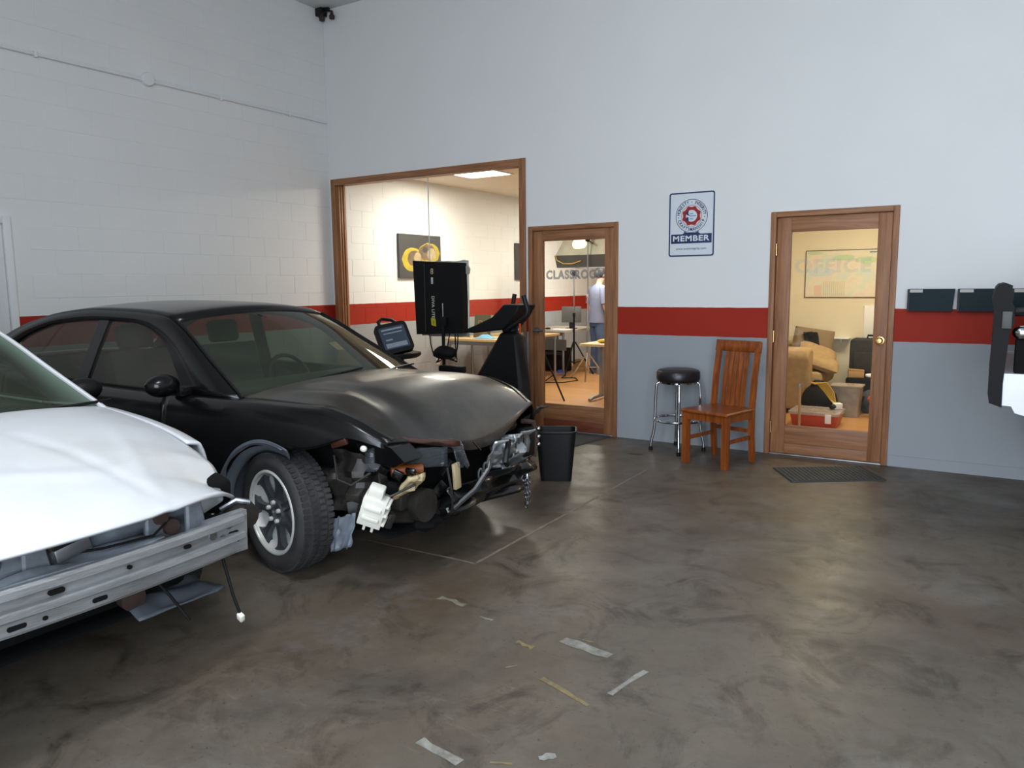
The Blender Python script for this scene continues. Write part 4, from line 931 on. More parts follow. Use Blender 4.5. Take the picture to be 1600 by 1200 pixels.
# ------------------------------------------------------------------ office behind the right-hand door
t = thing('ceiling_light', 'warm ceiling light inside the office, above the couch', 'light', (5.9, 2.0, 2.64)); obj('diffuser', MB().span(5.32, 6.48, 1.72, 2.28, 2.615, 2.625), M['lampoffice'], t, smooth=False); obj('frame', MB().span(5.29, 6.51, 1.69, 2.31, 2.626, 2.65), M['trimwhite'], t, smooth=False)
def mapmat():
    mt, nt, b = nodes_of('city_map'); N, L = nt.nodes, nt.links
    tc = N.new('ShaderNodeTexCoord'); n = N.new('ShaderNodeTexNoise'); n.inputs['Scale'].default_value = 5.5; n.inputs['Detail'].default_value = 8; L.new(tc.outputs['Object'], n.inputs['Vector'])
    cr = N.new('ShaderNodeValToRGB'); e = cr.color_ramp.elements; e[0].position = 0.34; e[0].color = C(206, 214, 208); e[1].position = 0.68; e[1].color = C(224, 212, 190)
    for p_, c_ in ((0.45, C(210, 212, 192)), (0.52, C(222, 216, 192)), (0.58, C(222, 206, 192))):
        x = e.new(p_); x.color = c_
    L.new(n.outputs['Fac'], cr.inputs[0]); L.new(cr.outputs[0], b.inputs['Base Color']); b.inputs['Roughness'].default_value = 0.5; return mt
t = thing('wall_map', 'pastel city map poster on the cream office wall above the couch', 'map', (5.24, 3.55, 1.30))
obj('sheet', MB().span(4.79, 5.69, 3.542, 3.55, 1.30, 1.885), mapmat(), t, smooth=False)
obj('rim', ringplate(MB(), [(4.785, 1.295), (5.695, 1.295), (5.695, 1.89), (4.785, 1.89)], [(4.795, 1.305), (5.685, 1.305), (5.685, 1.88), (4.795, 1.88)], 3.538, 3.549), M['posterbrown'], t, smooth=False)
gm = mat('map_green', C(186, 206, 164), 0.6, var=0.06); 
for (nm, pts, m_) in (('green_area', blob(5.24, 1.79, 0.13, 0.04, 21, 16, 0.2), gm), ('green_area', blob(5.50, 1.76, 0.12, 0.045, 22, 16, 0.2), gm), ('green_area', blob(4.90, 1.855, 0.09, 0.02, 24, 16, 0.2), gm),
        ('water_area', blob(4.98, 1.62, 0.16, 0.06, 23, 16, 0.2), mat('map_blue', C(200, 210, 212), 0.6)), ('title_strip', [(5.53, 1.845), (5.66, 1.845), (5.66, 1.856), (5.53, 1.856)], M['darkgrey']), ('pink_area', [(4.90, 1.32), (4.99, 1.32), (4.99, 1.45), (4.90, 1.45)], mat('map_pink', C(222, 190, 170), 0.6))):
    obj(nm, MB().prism(pts, 'y', 3.5405, 3.5425), m_, t, smooth=False)
k = MB()
for i in range(11): k.span(5.01 + i * 0.024, 5.018 + i * 0.024, 3.540, 3.5425, 1.32, 1.50)
o = obj('index_columns', k, mat('map_tan', C(204, 184, 150), 0.6), t, smooth=False); o['kind'] = 'stuff'

cs = thing('couch', 'tan fabric couch with rolled arm, inside the office by its side wall', 'couch', (4.85, 2.8, 0))
def armroll(y0, y1):
    mb = MB()
    pr_ = [(y0, 0.05), (y1, 0.05), (y1, 0.55), (y1 + 0.03, 0.64), (y1 + 0.01, 0.72), (y1 - 0.06, 0.755), (y0 + 0.06, 0.755), (y0 - 0.01, 0.72), (y0 - 0.03, 0.64), (y0, 0.55)]
    mb.prism(pr_, 'x', 4.40, 5.13); return mb
o = obj('arm', armroll(2.21, 2.44), M['couch'], cs); o.modifiers.new('bevel', 'BEVEL').width = 0.035; o.modifiers['bevel'].segments = 3
o = obj('arm', armroll(3.24, 3.45), M['couch'], cs); o.modifiers.new('bevel', 'BEVEL').width = 0.035
obj('base', MB().span(4.40, 5.16, 2.44, 3.24, 0.06, 0.30, 0.03), M['couch'], cs)
obj('backrest', MB().span(4.40, 4.66, 2.3, 3.40, 0.3, 0.90, 0.08), M['couch'], cs)
obj('seat_cushion', MB().span(4.62, 5.22, 2.45, 2.85, 0.29, 0.46, 0.06), M['couch'], cs); obj('seat_cushion', MB().span(4.62, 5.24, 2.85, 3.24, 0.29, 0.46, 0.06), M['couch'], cs)
for x in (4.46, 5.08):
    for y in (2.26, 3.40): obj('foot', MB().cyl((x, y, 0.0), (x, y, 0.07), 0.025, 10), M['kick'], cs)
def cushion(name, label, c, s, rot, mt):
    t = thing(name, label, 'cushion', c, group='pillows on the couch')
    k = MB(); k.grid(lambda u, v: Vector(((u - 0.5) * s[0], (v - 0.5) * s[1], s[2] * (max(0, 1 - (2 * u - 1) ** 4) * max(0, 1 - (2 * v - 1) ** 4)) ** 0.5 / 2)), 14, 14)
    k.grid(lambda u, v: Vector(((u - 0.5) * s[0], (v - 0.5) * s[1], -s[2] * (max(0, 1 - (2 * u - 1) ** 4) * max(0, 1 - (2 * v - 1) ** 4)) ** 0.5 / 2)), 14, 14)
    bmesh.ops.transform(k.bm, matrix=Matrix.Translation(c) @ Euler(rot).to_matrix().to_4x4(), verts=k.bm.verts)
    obj('cover', k, mt, t); return t
cushion('throw_pillow', 'taupe pillow propped on the far end of the couch', (5.0, 3.06, 0.76), (0.46, 0.36, 0.15), (R(66), R(8), R(10)), M['pillow'])
cushion('throw_pillow', 'tan pillow slumped on the couch seat, upper one', (5.10, 2.88, 0.63), (0.44, 0.32, 0.15), (R(30), R(20), R(20)), M['couch'])
cushion('throw_pillow', 'tan pillow hanging over the couch seat edge, lower one', (5.18, 2.66, 0.55), (0.40, 0.30, 0.14), (R(12), R(18), R(10)), M['couch'])
t = thing('garment', 'black garment thrown over the taupe pillow', 'clothing', (4.96, 2.96, 0.66)); k = MB(); k.grid(lambda u, v: Vector((lerp(4.90, 5.06, u) + 0.06 * (1 - v), 2.925 + 0.06 * v + 0.02 * nz(u * 4, v * 4), lerp(0.67, 0.89, v) + 0.01 * nz(u * 6, v * 3, 2))), 8, 10); obj('fabric', k, M['blackmatte'], t, solid=0.03)
t = thing('ottoman', 'dark low ottoman carrying the luggage, at the office end wall', 'ottoman', (5.72, 3.1, 0)); obj('body', MB().span(5.42, 6.1, 2.86, 3.36, 0.03, 0.37, 0.02), M['blackmatte'], t); obj('base', MB().span(5.45, 6.07, 2.89, 3.33, 0.0, 0.04), M['darkgrey'], t, smooth=False)
t = thing('suitcase', 'dark woven suitcase standing upright on the ottoman', 'suitcase', (5.68, 3.16, 0.37)); obj('body', MB().span(5.42, 5.95, 3.05, 3.30, 0.37, 0.82, 0.04), M['plaid'], t); obj('handle', MB().tube([(5.60, 3.17, 0.82), (5.60, 3.17, 0.855), (5.78, 3.17, 0.855), (5.78, 3.17, 0.82)], 0.012, 8), M['black'], t); obj('pocket', MB().span(5.47, 5.90, 3.03, 3.06, 0.42, 0.66, 0.01), M['plaid'], t)
t = thing('carton', 'small open tan box on the ottoman edge before the suitcase', 'box', (5.52, 2.95, 0.37)); obj('body', MB().box((5.52, 2.945, 0.415), (0.17, 0.11, 0.085), (0, 0, 0.2), 0.003), M['kraft'], t); obj('lid', MB().box((5.52, 2.945, 0.46), (0.175, 0.115, 0.008), (0, 0.06, 0.2)), M['kraft'], t, smooth=False)
t = thing('paper_wad', 'crumpled white papers on the ottoman edge', 'paper', (5.70, 2.93, 0.37)); k = MB(); k.ball((5.70, 2.93, 0.40), (0.08, 0.05, 0.03), 10)
for v in k.bm.verts: v.co += Vector((nz(v.co.x * 60, v.co.y * 60, v.co.z * 60), 0, nz(v.co.z * 50, v.co.x * 50))) * 0.012
for v in k.bm.verts: v.co.z = max(v.co.z, 0.371)
obj('sheet', k, M['paper'], t, smooth=False)
t = thing('white_board', 'white board on the office wall behind the suitcase', 'board', (5.8, 3.55, 0.78)); obj('face', MB().span(5.50, 6.2, 3.53, 3.55, 0.78, 1.19, 0.004), M['paper'], t); obj('rim', MB().span(5.49, 6.21, 3.535, 3.55, 1.19, 1.20), M['trimwhite'], t, smooth=False)
t = thing('wall_shelf', 'short white shelf on the office wall between couch and suitcase', 'shelf', (5.28, 3.48, 0.79)); obj('board', MB().span(5.16, 5.36, 3.40, 3.55, 0.785, 0.80, 0.003), M['trimwhite'], t); obj('bracket', MB().span(5.25, 5.27, 3.44, 3.55, 0.74, 0.785), M['trimwhite'], t, smooth=False)
t = thing('red_tub', 'low red tub with cloudy lid on the office floor, nearest the door glass', 'tub', (5.34, 1.62, 0))
k = MB(); k.rings([[(x, y, z) for x, y in rrect(5.34, 1.62, w, d, 0.04)] for z, w, d in ((0.0, 0.42, 0.38), (0.13, 0.47, 0.43), (0.135, 0.45, 0.41), (0.02, 0.40, 0.36))]); obj('body', k, M['redtub'], t)
k = MB(); k.prism(rrect(5.34, 1.62, 0.50, 0.46, 0.04), 'z', 0.135, 0.16); obj('lid', k, M['clearlid'], t, smooth=False, label='cloudy plastic lid'); obj('latch', MB().span(5.46, 5.52, 1.375, 1.39, 0.06, 0.155, 0.005), M['trimwhite'], t)
t = thing('camera_unit', 'small white and black camera lying on the red tub', 'camera', (5.52, 1.74, 0.16)); obj('body', MB().box((5.52, 1.74, 0.195), (0.09, 0.07, 0.07), (0, 0, 0.5), 0.015), M['paper'], t); obj('lens_barrel', MB().cyl((5.50, 1.72, 0.195), (5.47, 1.66, 0.19), 0.024, 14), M['black'], t)
t = thing('duffel_bag', 'black duffel bag on the office floor behind the red tub', 'bag', (5.28, 2.06, 0)); k = MB(); k.ball((5.28, 2.06, 0.19), (0.19, 0.13, 0.20), 18); 
for v in k.bm.verts: v.co.z = max(v.co.z, 0.0) * 1.0
obj('body', k, M['blackmatte'], t); obj('handle', MB().tube([(5.2, 2.02, 0.36), (5.24, 2.0, 0.42), (5.32, 2.0, 0.42), (5.36, 2.02, 0.36)], 0.012, 8), M['black'], t)
t = thing('cable_bundle', 'bundle of yellow cables draped over the black duffel bag', 'cable', (5.36, 1.98, 0.2))
for i in range(6):
    a = i * 0.02
    obj('strand', MB().tube([(5.20 + a * 0.6, 1.97 - a, 0.40), (5.28 + a, 1.915 - a * 0.3, 0.40 + 0.004 * i), (5.36 + a * 0.9, 1.90, 0.32), (5.42 + a * 0.6, 1.89, 0.24 - 0.01 * i), (5.46 + a * 0.3, 1.87, 0.20)], 0.008, 6), M['gold'], t)
t = thing('wooden_pole', 'pale wooden pole propped against the front of the red tub', 'pole', (5.20, 1.34, 0)); obj('shaft', MB().tube([(5.225, 1.33, 0.0), (5.205, 1.375, 0.43)], 0.013, 8), M['tan_tag'], t); obj('tip', MB().cyl((5.206, 1.374, 0.42), (5.204, 1.378, 0.455), 0.015, 8), M['steel'], t)
t = thing('storage_bin', 'clear grey storage bin full of folded stuff, beside the duffel bag', 'bin', (5.52, 2.36, 0))
k = MB(); k.rings([[(x, y, z) for x, y in rrect(5.52, 2.36, w, d, 0.03)] for z, w, d in ((0.0, 0.26, 0.24), (0.33, 0.30, 0.28), (0.335, 0.32, 0.30))]); obj('body', k, mat('clear_grey', C(150, 146, 136), 0.35, var=0.25, vscale=10), t); obj('rim', MB().prism(rrect(5.52, 2.36, 0.33, 0.31, 0.03), 'z', 0.335, 0.35), M['clearlid'], t, smooth=False)
t = thing('backpack', 'dark backpack slumped on the office floor before the ottoman', 'bag', (5.72, 2.67, 0)); k = MB(); k.ball((5.72, 2.67, 0.12), (0.12, 0.10, 0.15), 16)
for v in k.bm.verts: v.co.z = max(v.co.z, 0.0)
obj('body', k, mat('dark_blue_bag', C(62, 62, 70), 0.8), t); obj('strap', MB().tube([(5.66, 2.58, 0.2), (5.64, 2.56, 0.12), (5.68, 2.57, 0.04)], 0.012, 8), M['black'], t)
t = thing('orange_bag', 'orange bag on top of brown clutter at the office floor edge', 'bag', (5.84, 2.38, 0)); k = MB(); k.ball((5.86, 2.40, 0.10), (0.13, 0.10, 0.11), 14)
for v in k.bm.verts: v.co.z = max(v.co.z, 0.0)
obj('lower_pouch', k, M['posterbrown'], t, label='brown lower pouch'); obj('flap', MB().ball((5.86, 2.38, 0.20), (0.14, 0.09, 0.07), 14), M['orange'], t)

# ------------------------------------------------------------------ cars
def up(pts):   # path (x, z) resampled evenly
    P = [Vector((a, b)) for a, b in pts]; d = [0.0]
    for i in range(1, len(P)): d.append(d[-1] + (P[i] - P[i - 1]).length)
    tx = [(d[i], P[i].x) for i in range(len(P))]; tz = [(d[i], P[i].y) for i in range(len(P))]
    return (lambda s: (ip(tx, s * d[-1]), ip(tz, s * d[-1])))
OUT = [(3.42, 0.895), (3.05, 1.09), (2.72, 1.265), (2.55, 1.325), (2.2, 1.352), (1.8, 1.358), (1.4, 1.335), (1.0, 1.265), (0.72, 1.175), (0.5, 1.07), (0.30, 0.965)]
INN = [(2.94, 0.895), (2.80, 1.02), (2.62, 1.17), (2.44, 1.245), (2.2, 1.285), (1.8, 1.292), (1.4, 1.27), (1.06, 1.20), (0.87, 1.12), (0.75, 1.03), (0.66, 0.945)]
fo, fi = up(OUT), up(INN)
S_HEAD, S_REAR = 0.265, 0.72
def G(x, z): return lerp(0.755, 0.585, max(0.0, min(1.0, (z - 0.89) / 0.45)))
class Car: pass
def car(name, label, cy, dx, paint, hoodpaint, T):
    """x in the tables runs from the tail (small) to the nose (large); the car's centre line is y = cy"""
    c = Car(); c.cy = cy; c.dx = dx; c.T = T
    c.root = thing(name, label, 'car', (2.25 + dx, cy, 0), T.get('rotz', 0.0), world=False, group='damaged cars in the garage' if name == 'wrecked_car' else None)
    if T.get('place'): c.root.location = T['place']
    root = c.root
    P = lambda x, y, z: Vector((x - 2.25, y, z))
    c.P = P
    belt = lambda x: ip(T['belt'], x); wid = lambda x: ip(T['width'], x)
    c.belt, c.wid = belt, wid
    sill = 0.20
    wheels = T['wheels']
    PROF = [(0.0, 0.925), (0.12, 0.965), (0.3, 0.985), (0.5, 1.0), (0.7, 0.995), (0.85, 0.98), (0.95, 0.962), (1.0, 0.945)]
    def zbot(x, s):
        z = T['bottom'](x, s) if 'bottom' in T else sill
        for xw in wheels:
            d = abs(x - xw)
            if d < 0.375: z = max(z, 0.31 + math.sqrt(0.375 ** 2 - d * d))
        return z
    def side_panel(pname, x0, x1, s, mt=paint, n=None):
        k = MB(); n = n or max(6, int((x1 - x0) / 0.035)); NR = 12
        def f(u, v):
            x = lerp(x0, x1, u); W = wid(x); zb = belt(x); r = v * (NR + 3)
            if r <= NR:
                zl = min(zbot(x, s), zb - 0.005); z = lerp(zl, zb, r / NR); q = max(0.0, (z - sill) / (zb - sill)); y = W * ip(PROF, q)
            else:
                q = (r - NR) / 3; z = zb + 0.016 * q; y = W * lerp(0.945, 0.865, q)
            return P(x, s * y, z)
        k.grid(f, n, NR + 3)
        return obj(pname, k, mt, root, solid=0.012, angle=1.0)
    tail = T['tail']
    for s in (-1, 1):
        side_panel('rear_quarter', tail, 0.96, s); side_panel('rear_door', 0.966, 1.84, s); fd = side_panel('front_door', 1.846, 2.83, s)
        fe = side_panel('fender', 2.836, T['fend'][0 if s < 0 else 1], s)
        for dx_, dn in ((1.02, 'door_handle'), (1.90, 'door_handle')):
            W = wid(dx_ + 0.1); k = MB(); k.box(P(dx_ + 0.1, s * (W * 0.985 + 0.012), 0.76), (0.18, 0.03, 0.035), None, 0.01); obj(dn, k, paint, root)
        # greenhouse side: painted frame around the glass
        k = MB()
        def fr(u, v):
            a, b = fo(u), fi(u); x, z = lerp(a[0], b[0], v), lerp(a[1], b[1], v); return P(x, s * G(x, z), z)
        k.grid(fr, 60, 2); obj('window_frame', k, paint, root, solid=0.03)
        k = MB(); k.rings([[P(x - 0.055, s * (G(x, z) + 0.008), z), P(x + 0.055, s * (G(x, z) + 0.008), z), P(x + 0.055, s * (G(x, z) - 0.02), z), P(x - 0.055, s * (G(x, z) - 0.02), z)] for x, z in ((1.84, 0.88), (1.87, 1.1), (1.91, 1.30))]); obj('centre_pillar', k, paint, root, smooth=False)
        def pane(pts):
            kk = MB(); kk.poly([P(x, s * (G(x, z) - 0.006), z) for x, z in pts]); return kk
        fpts = [(1.88, 0.885)] + [fi(u) for u in (0.0, 0.05, 0.1, 0.16, 0.21, 0.25, 0.3, 0.36, 0.42)] + [(1.94, 1.30)]
        obj('side_glass', pane(fpts), M['sideglass'], root, smooth=False)
        obj('side_glass', pane([(1.80, 0.885), (1.87, 1.30)] + [fi(u) for u in (0.52, 0.58, 0.64, 0.70, 0.76, 0.82, 0.88, 0.94, 1.0)] + [(0.70, 0.90)]), M['sideglass'], root, smooth=False)
        k = MB(); k.tube([P(x, s * (G(x, belt(x) + 0.02) + 0.006), belt(x) + 0.02) for x in (0.7, 1.2, 1.8, 2.4, 2.86)], 0.011, 6); obj('belt_moulding', k, M['black'], root)
        # mirror
        k = MB(); k.ball(P(2.93, s * 0.895, 0.955), (0.075, 0.10, 0.065), 14); bm = k.bm
        for v in bm.verts:
            if v.co.x < 2.89 - 2.25: v.co.x = 2.89 - 2.25
        k.box(P(2.95, s * 0.79, 0.915), (0.12, 0.1, 0.05), None, 0.01); mr = obj('wing_mirror', k, M['black'] if paint is not M['blackpaint'] else paint, root)
        k = MB(); k.lathe([(0.0, 0.0), (0.06, 0.0)], 16, P(2.887, s * 0.895, 0.955), 'x'); obj('mirror_glass', k, M['chrome'], mr)
        k = MB(); k.span(0.3 - 2.25, 3.0 - 2.25, s * wid(1.5) * 0.9 - 0.04, s * wid(1.5) * 0.9 + 0.04, 0.17, 0.24, 0.015); obj('rocker', k, M['underbody'], root)
    def skin_pt(u, v, s0, s1, fx, fz):
        s_ = lerp(s0, s1, u); x, z = fo(s_); q = 1 - v * v
        return P(x + ip(fx, s_) * q, v * G(x, z), z + ip(fz, s_) * q)
    FX = [(0.0, 0.13), (S_HEAD, 0.07), (0.5, 0.0), (S_REAR, -0.05), (1.0, -0.12)]; FZ = [(0.0, 0.035), (S_HEAD, 0.05), (0.4, 0.042), (S_REAR, 0.04), (1.0, 0.02)]
    g = lambda s0, s1, sc=1.0: MB().grid(lambda u, v: skin_pt(u, (2 * v - 1) * sc, s0, s1, FX, FZ), 14, 20)
    obj('windshield', g(0.005, S_HEAD, 0.975), M['carglass'], root); obj('roof', g(S_HEAD - 0.004, S_REAR), paint, root, solid=0.02); obj('rear_window', g(S_REAR, 1.0, 0.97), M['carglass'], root)
    for s in (-1, 1):
        obj('windshield_trim', MB().tube([skin_pt(u, s * 0.99, 0, S_HEAD, FX, FZ) + Vector((0.004, 0, 0.004)) for u in [i / 10 for i in range(11)]], 0.010, 6), T.get('trim', M['black']), root)
    # hood
    hr, hf, hz = T['hood_rear'], T['hood_front'], T['hood_z']
    def hood(u, v):
        w = 2 * v - 1; a = abs(w); x = lerp(hr(w), hf(w), u)
        y = w * 0.862 * wid(min(x, T['hood_wx']))
        return P(x, y, hz(u, w, x))
    k = MB(); k.grid(hood, T.get('hood_n', (44, 56))[0], T.get('hood_n', (44, 56))[1]); c.hood = obj('hood', k, hoodpaint, root, solid=0.014, soff=-1, angle=T.get('hood_angle', 0.9))
    k = MB(); k.grid(lambda u, v: P(lerp(fo(0.012)[0] + 0.12 * (1 - (2 * v - 1) ** 2) - 0.03, hr(2 * v - 1) + 0.06, u), (2 * v - 1) * 0.76, lerp(0.90, 0.885, u) + (0.028 + T.get('cowl_up', 0)) * (1 - (2 * v - 1) ** 2)), 4, 16); obj('cowl', k, M['black'], root, solid=0.01)
    for (yb, yt) in ((-0.42, -0.62), (0.28, 0.05)):
        def wp(u, v): return skin_pt(u, v, 0.0, S_HEAD, FX, FZ) + Vector((0.012, 0, 0.012))
        obj('wiper', MB().tube([wp(0.02, yb / 0.75), wp(0.06, (yb + 0.2) / 0.75), wp(0.10, (yb + 0.55) / 0.75)], 0.008, 6), M['black'], root)
    # trunk and tail
    k = MB(); k.grid(lambda u, v: P(lerp(tail, 0.42, u), (2 * v - 1) * wid(lerp(tail, 0.42, u)) * 0.868, belt(lerp(tail, 0.42, u)) + 0.016 + 0.02 * (1 - (2 * v - 1) ** 2)), 8, 12); obj('trunk_lid', k, paint, root, solid=0.012)
    k = MB(); k.grid(lambda u, v: P(tail - 0.03 * (1 - (2 * v - 1) ** 2), (2 * v - 1) * wid(tail) * 0.97, lerp(0.24, belt(tail) + 0.01, u)), 8, 12); obj('rear_panel', k, paint, root, solid=0.012)
    # inside
    k = MB(); k.span(tail + 0.05 - 2.25, 3.2 - 2.25, -0.74, 0.74, 0.20, 0.30); obj('floor_pan', k, M['underbody'], root, smooth=False)
    k = MB(); k.span(3.12 - 2.25, 3.2 - 2.25, -0.76, 0.76, 0.26, 0.86); obj('firewall', k, M['underbody'], root, smooth=False)
    k = MB(); k.prism([(3.18 - 2.25, 0.90), (2.80 - 2.25, 0.90), (2.68 - 2.25, 0.80), (2.72 - 2.25, 0.55), (3.14 - 2.25, 0.5)], 'y', -0.70, 0.70); obj('dashboard', k, M['dash'], root, smooth=False)
    sw = MB(); ctr = P(2.55, 0.36, 0.84)
    sw.tube([ctr + Vector((0.07 * math.sin(q) * -1, 0.18 * math.cos(q), 0.165 * math.sin(q))) for q in [2 * math.pi * i / 24 for i in range(24)]], 0.015, 8, True); sw.tube([ctr, P(2.75, 0.36, 0.74)], 0.03, 8); sw.tube([ctr + Vector((0, -0.17, 0)), ctr, ctr + Vector((0, 0.17, 0))], 0.014, 6); obj('steering_wheel', sw, M['black'], root)
    for y in (-0.36, 0.36):
        k = MB(); k.span(1.95 - 2.25, 2.42 - 2.25, y - 0.25, y + 0.25, 0.30, 0.52, 0.06); st = obj('front_seat', k, M['seatcloth'], root)
        k = MB(); k.prism([(1.98 - 2.25, 0.45), (2.10 - 2.25, 0.47), (1.90 - 2.25, 1.08), (1.80 - 2.25, 1.06)], 'y', y - 0.23, y + 0.23); obj('seat_back', k, M['seatcloth'], st, smooth=False)
        k = MB(); k.box(P(1.82, y, 1.17), (0.09, 0.24, 0.17), (0, -0.2, 0), 0.03); obj('headrest', k, M['seatcloth'], st)
    k = MB(); k.prism([(0.95 - 2.25, 0.3), (1.5 - 2.25, 0.3), (1.5 - 2.25, 0.52), (1.12 - 2.25, 0.54), (0.88 - 2.25, 1.0), (0.75 - 2.25, 0.98)], 'y', -0.62, 0.62); obj('rear_seat', k, M['seatcloth'], root, smooth=False)
    # wheels
    for xw in wheels:
        for s in (-1, 1):
            rz = T.get('steer', 0.0) if xw > 2 else 0.0
            wheel(root, P(xw, s * (wid(xw) - 0.115), T['wr']), s, T['wr'], rz, T['rimstyle'])
            k = MB(); k.lathe([(0.385, -0.05), (0.385, 0.26)], 24, P(xw, s * (wid(xw) - 0.15) - 0.12, 0.32), 'y', R(T.get('liner0', -8) if xw > 2 and s < 0 else -8), R(188)); obj('wheel_liner', k, T['linermat'] if xw > 2 else M['underbody'], root, solid=0.006)
    return c

def wheel(root, ctr, s, r, rz, style):
    w = 0.205; RI = 0.225 if style == 'alloy' else 0.20
    Rm = Matrix.Translation(ctr) @ Euler((0, 0, rz)).to_matrix().to_4x4()
    def fin(k):
        bmesh.ops.transform(k.bm, matrix=Rm, verts=k.bm.verts); return k
    k = MB(); k.lathe([(RI - 0.01, -0.075), (RI + 0.005, -0.095), (RI + 0.05, -0.104), (r - 0.035, -0.1), (r - 0.012, -0.085), (r - 0.004, -0.05), (r - 0.004, 0.05), (r - 0.012, 0.085), (r - 0.035, 0.1), (RI + 0.05, 0.104), (RI + 0.005, 0.095), (RI - 0.01, 0.075)], 56, (0, 0, 0), 'y')
    ty = obj('tyre', fin(k), M['rubber'], root, angle=1.0)
    k = MB()
    n = 62
    for i in range(n):
        for j, (y, ww) in enumerate(((-0.068, 0.036), (-0.024, 0.032), (0.022, 0.032), (0.067, 0.036))):
            q = 2 * math.pi * (i + (0.5 if j % 2 else 0)) / n; sk = 0.10 if j < 2 else -0.10
            k.box(((r - 0.003 - (0.006 if j in (0, 3) else 0)) * math.cos(q), y, (r - 0.003 - (0.006 if j in (0, 3) else 0)) * math.sin(q)), (0.012, ww, 0.022), (0, -q, sk))
    o = obj('tread', fin(k), M['rubber'], ty, smooth=False); o['kind'] = 'stuff'
    f = s * 0.078   # outer face
    k = MB(); k.lathe([(RI - 0.012, -0.09), (RI - 0.03, -0.06), (RI - 0.035, 0.0), (RI - 0.03, 0.06), (RI - 0.012, 0.09)], 48, (0, 0, 0), 'y'); rm = obj('rim_barrel', fin(k), M['rimbright'], root)
    k = MB(); k.tube([((RI - 0.006) * math.cos(2 * math.pi * i / 48), s * 0.09, (RI - 0.006) * math.sin(2 * math.pi * i / 48)) for i in range(48)], 0.010, 8, True); obj('rim_lip', fin(k), M['rimbright'], rm)
    k = MB(); k.lathe([(0.0, -s * 0.02), (0.08, -s * 0.02), (0.1, -s * 0.01), (RI - 0.03, s * 0.045)], 40, (0, 0, 0), 'y'); obj('wheel_backing', fin(k), M['rimbright'] if style == 'alloy' else M['greasy'], rm)  # alloy style: pale backing paints in the lit walls of the openings
    if style == 'alloy':
        k = MB(); holes = 7; rin, rout = 0.085, RI - 0.022
        ns = holes * 12
        rings = []
        # face with rounded openings: spokes widen to hub and lip
        for i in range(holes):
            q0 = 2 * math.pi * (i + 0.5) / holes
            ring = []
            for (rad, hw) in ((0.055, 0.52), (0.082, 0.27), (0.105, 0.16), (0.14, 0.115), (0.165, 0.125), (0.185, 0.17), (rout + 0.012, 0.36)):
                hw = hw * (2 * math.pi / holes) / 0.9
                yo = f * lerp(0.80, 1.0, rad / RI) if True else f
                ring.append([(rad * math.cos(q0 - hw), yo, rad * math.sin(q0 - hw)), (rad * math.cos(q0 + hw), yo, rad * math.sin(q0 + hw)), (rad * math.cos(q0 + hw), yo - s * 0.03, rad * math.sin(q0 + hw)), (rad * math.cos(q0 - hw), yo - s * 0.03, rad * math.sin(q0 - hw))])
            k2 = MB(); k2.rings(ring); obj('spoke', fin(k2), M['rim'], rm)
        k = MB(); k.lathe([(0.0, f * 0.78), (0.02, f * 0.78), (0.03, f * 0.92), (0.066, f * 0.95), (0.08, f * 0.80), (0.08, f * 0.5)], 28, (0, 0, 0), 'y'); obj('hub', fin(k), M['rim'], rm)
        for i in range(5):
            q = 2 * math.pi * i / 5 + 0.3; k = MB(); k.lathe([(0.0, f + s * 0.012), (0.010, f + s * 0.012), (0.0125, f + s * 0.004), (0.0125, f * 0.8)], 10, (0.052 * math.cos(q), 0, 0.052 * math.sin(q)), 'y'); obj('lug_nut', fin(k), M['rimbright'], rm)
    else:
        k = MB(); k.lathe([(0.0, f), (0.05, f), (0.07, f * 0.8), (0.13, f * 0.7), (RI - 0.02, f * 0.95)], 36, (0, 0, 0), 'y'); obj('hub_cap', fin(k), M['rim'], rm)

# ---------------- black car
BW = [(0.10, 0.70), (0.5, 0.80), (1.0, 0.845), (2.2, 0.855), (3.2, 0.852), (3.8, 0.845), (4.2, 0.80), (4.5, 0.70)]
BB = [(0.10, 0.93), (0.6, 0.935), (1.2, 0.905), (2.0, 0.882), (2.8, 0.875), (3.2, 0.88), (3.6, 0.885), (4.0, 0.880), (4.2, 0.835), (4.35, 0.76), (4.5, 0.68)]
def black_bottom(x, s):
    if s < 0 and x > 3.74: return ip([(3.74, 0.68), (3.95, 0.685), (4.1, 0.72), (4.22, 0.76), (4.35, 0.73), (4.5, 0.67)], x)
    if s > 0 and x > 4.25: return ip([(4.25, 0.25), (4.33, 0.58), (4.5, 0.62)], x)
    return 0.20
def black_hood_z(u, w, x):
    a = abs(w)
    side = ip(BB, min(x, 4.5)) + 0.016
    ctr = ip([(3.3, 0.955), (3.6, 0.975), (3.9, 0.975), (4.1, 0.945), (4.25, 0.885), (4.37, 0.795), (4.46, 0.68), (4.49, 0.60)], x)
    z = lerp(ctr, side, a ** 2.3)
    # buckled edge on the struck side and dents
    if w < 0:
        g_ = math.exp(-((w + 0.80 + 0.10 * (u - 0.5)) / 0.07) ** 2) * ip([(0.1, 0.0), (0.35, 0.012), (0.6, 0.022), (0.85, 0.010), (1.0, 0)], u)
        z += g_ - 0.014 * math.exp(-((w + 0.60) / 0.10) ** 2) * ip([(0.15, 0), (0.5, 1), (0.9, 0.4)], u)
    z += 0.010 * nz(x * 2.2, w * 2.0, 3) * ip([(0.2, 0.2), (0.7, 1)], u)
    return z
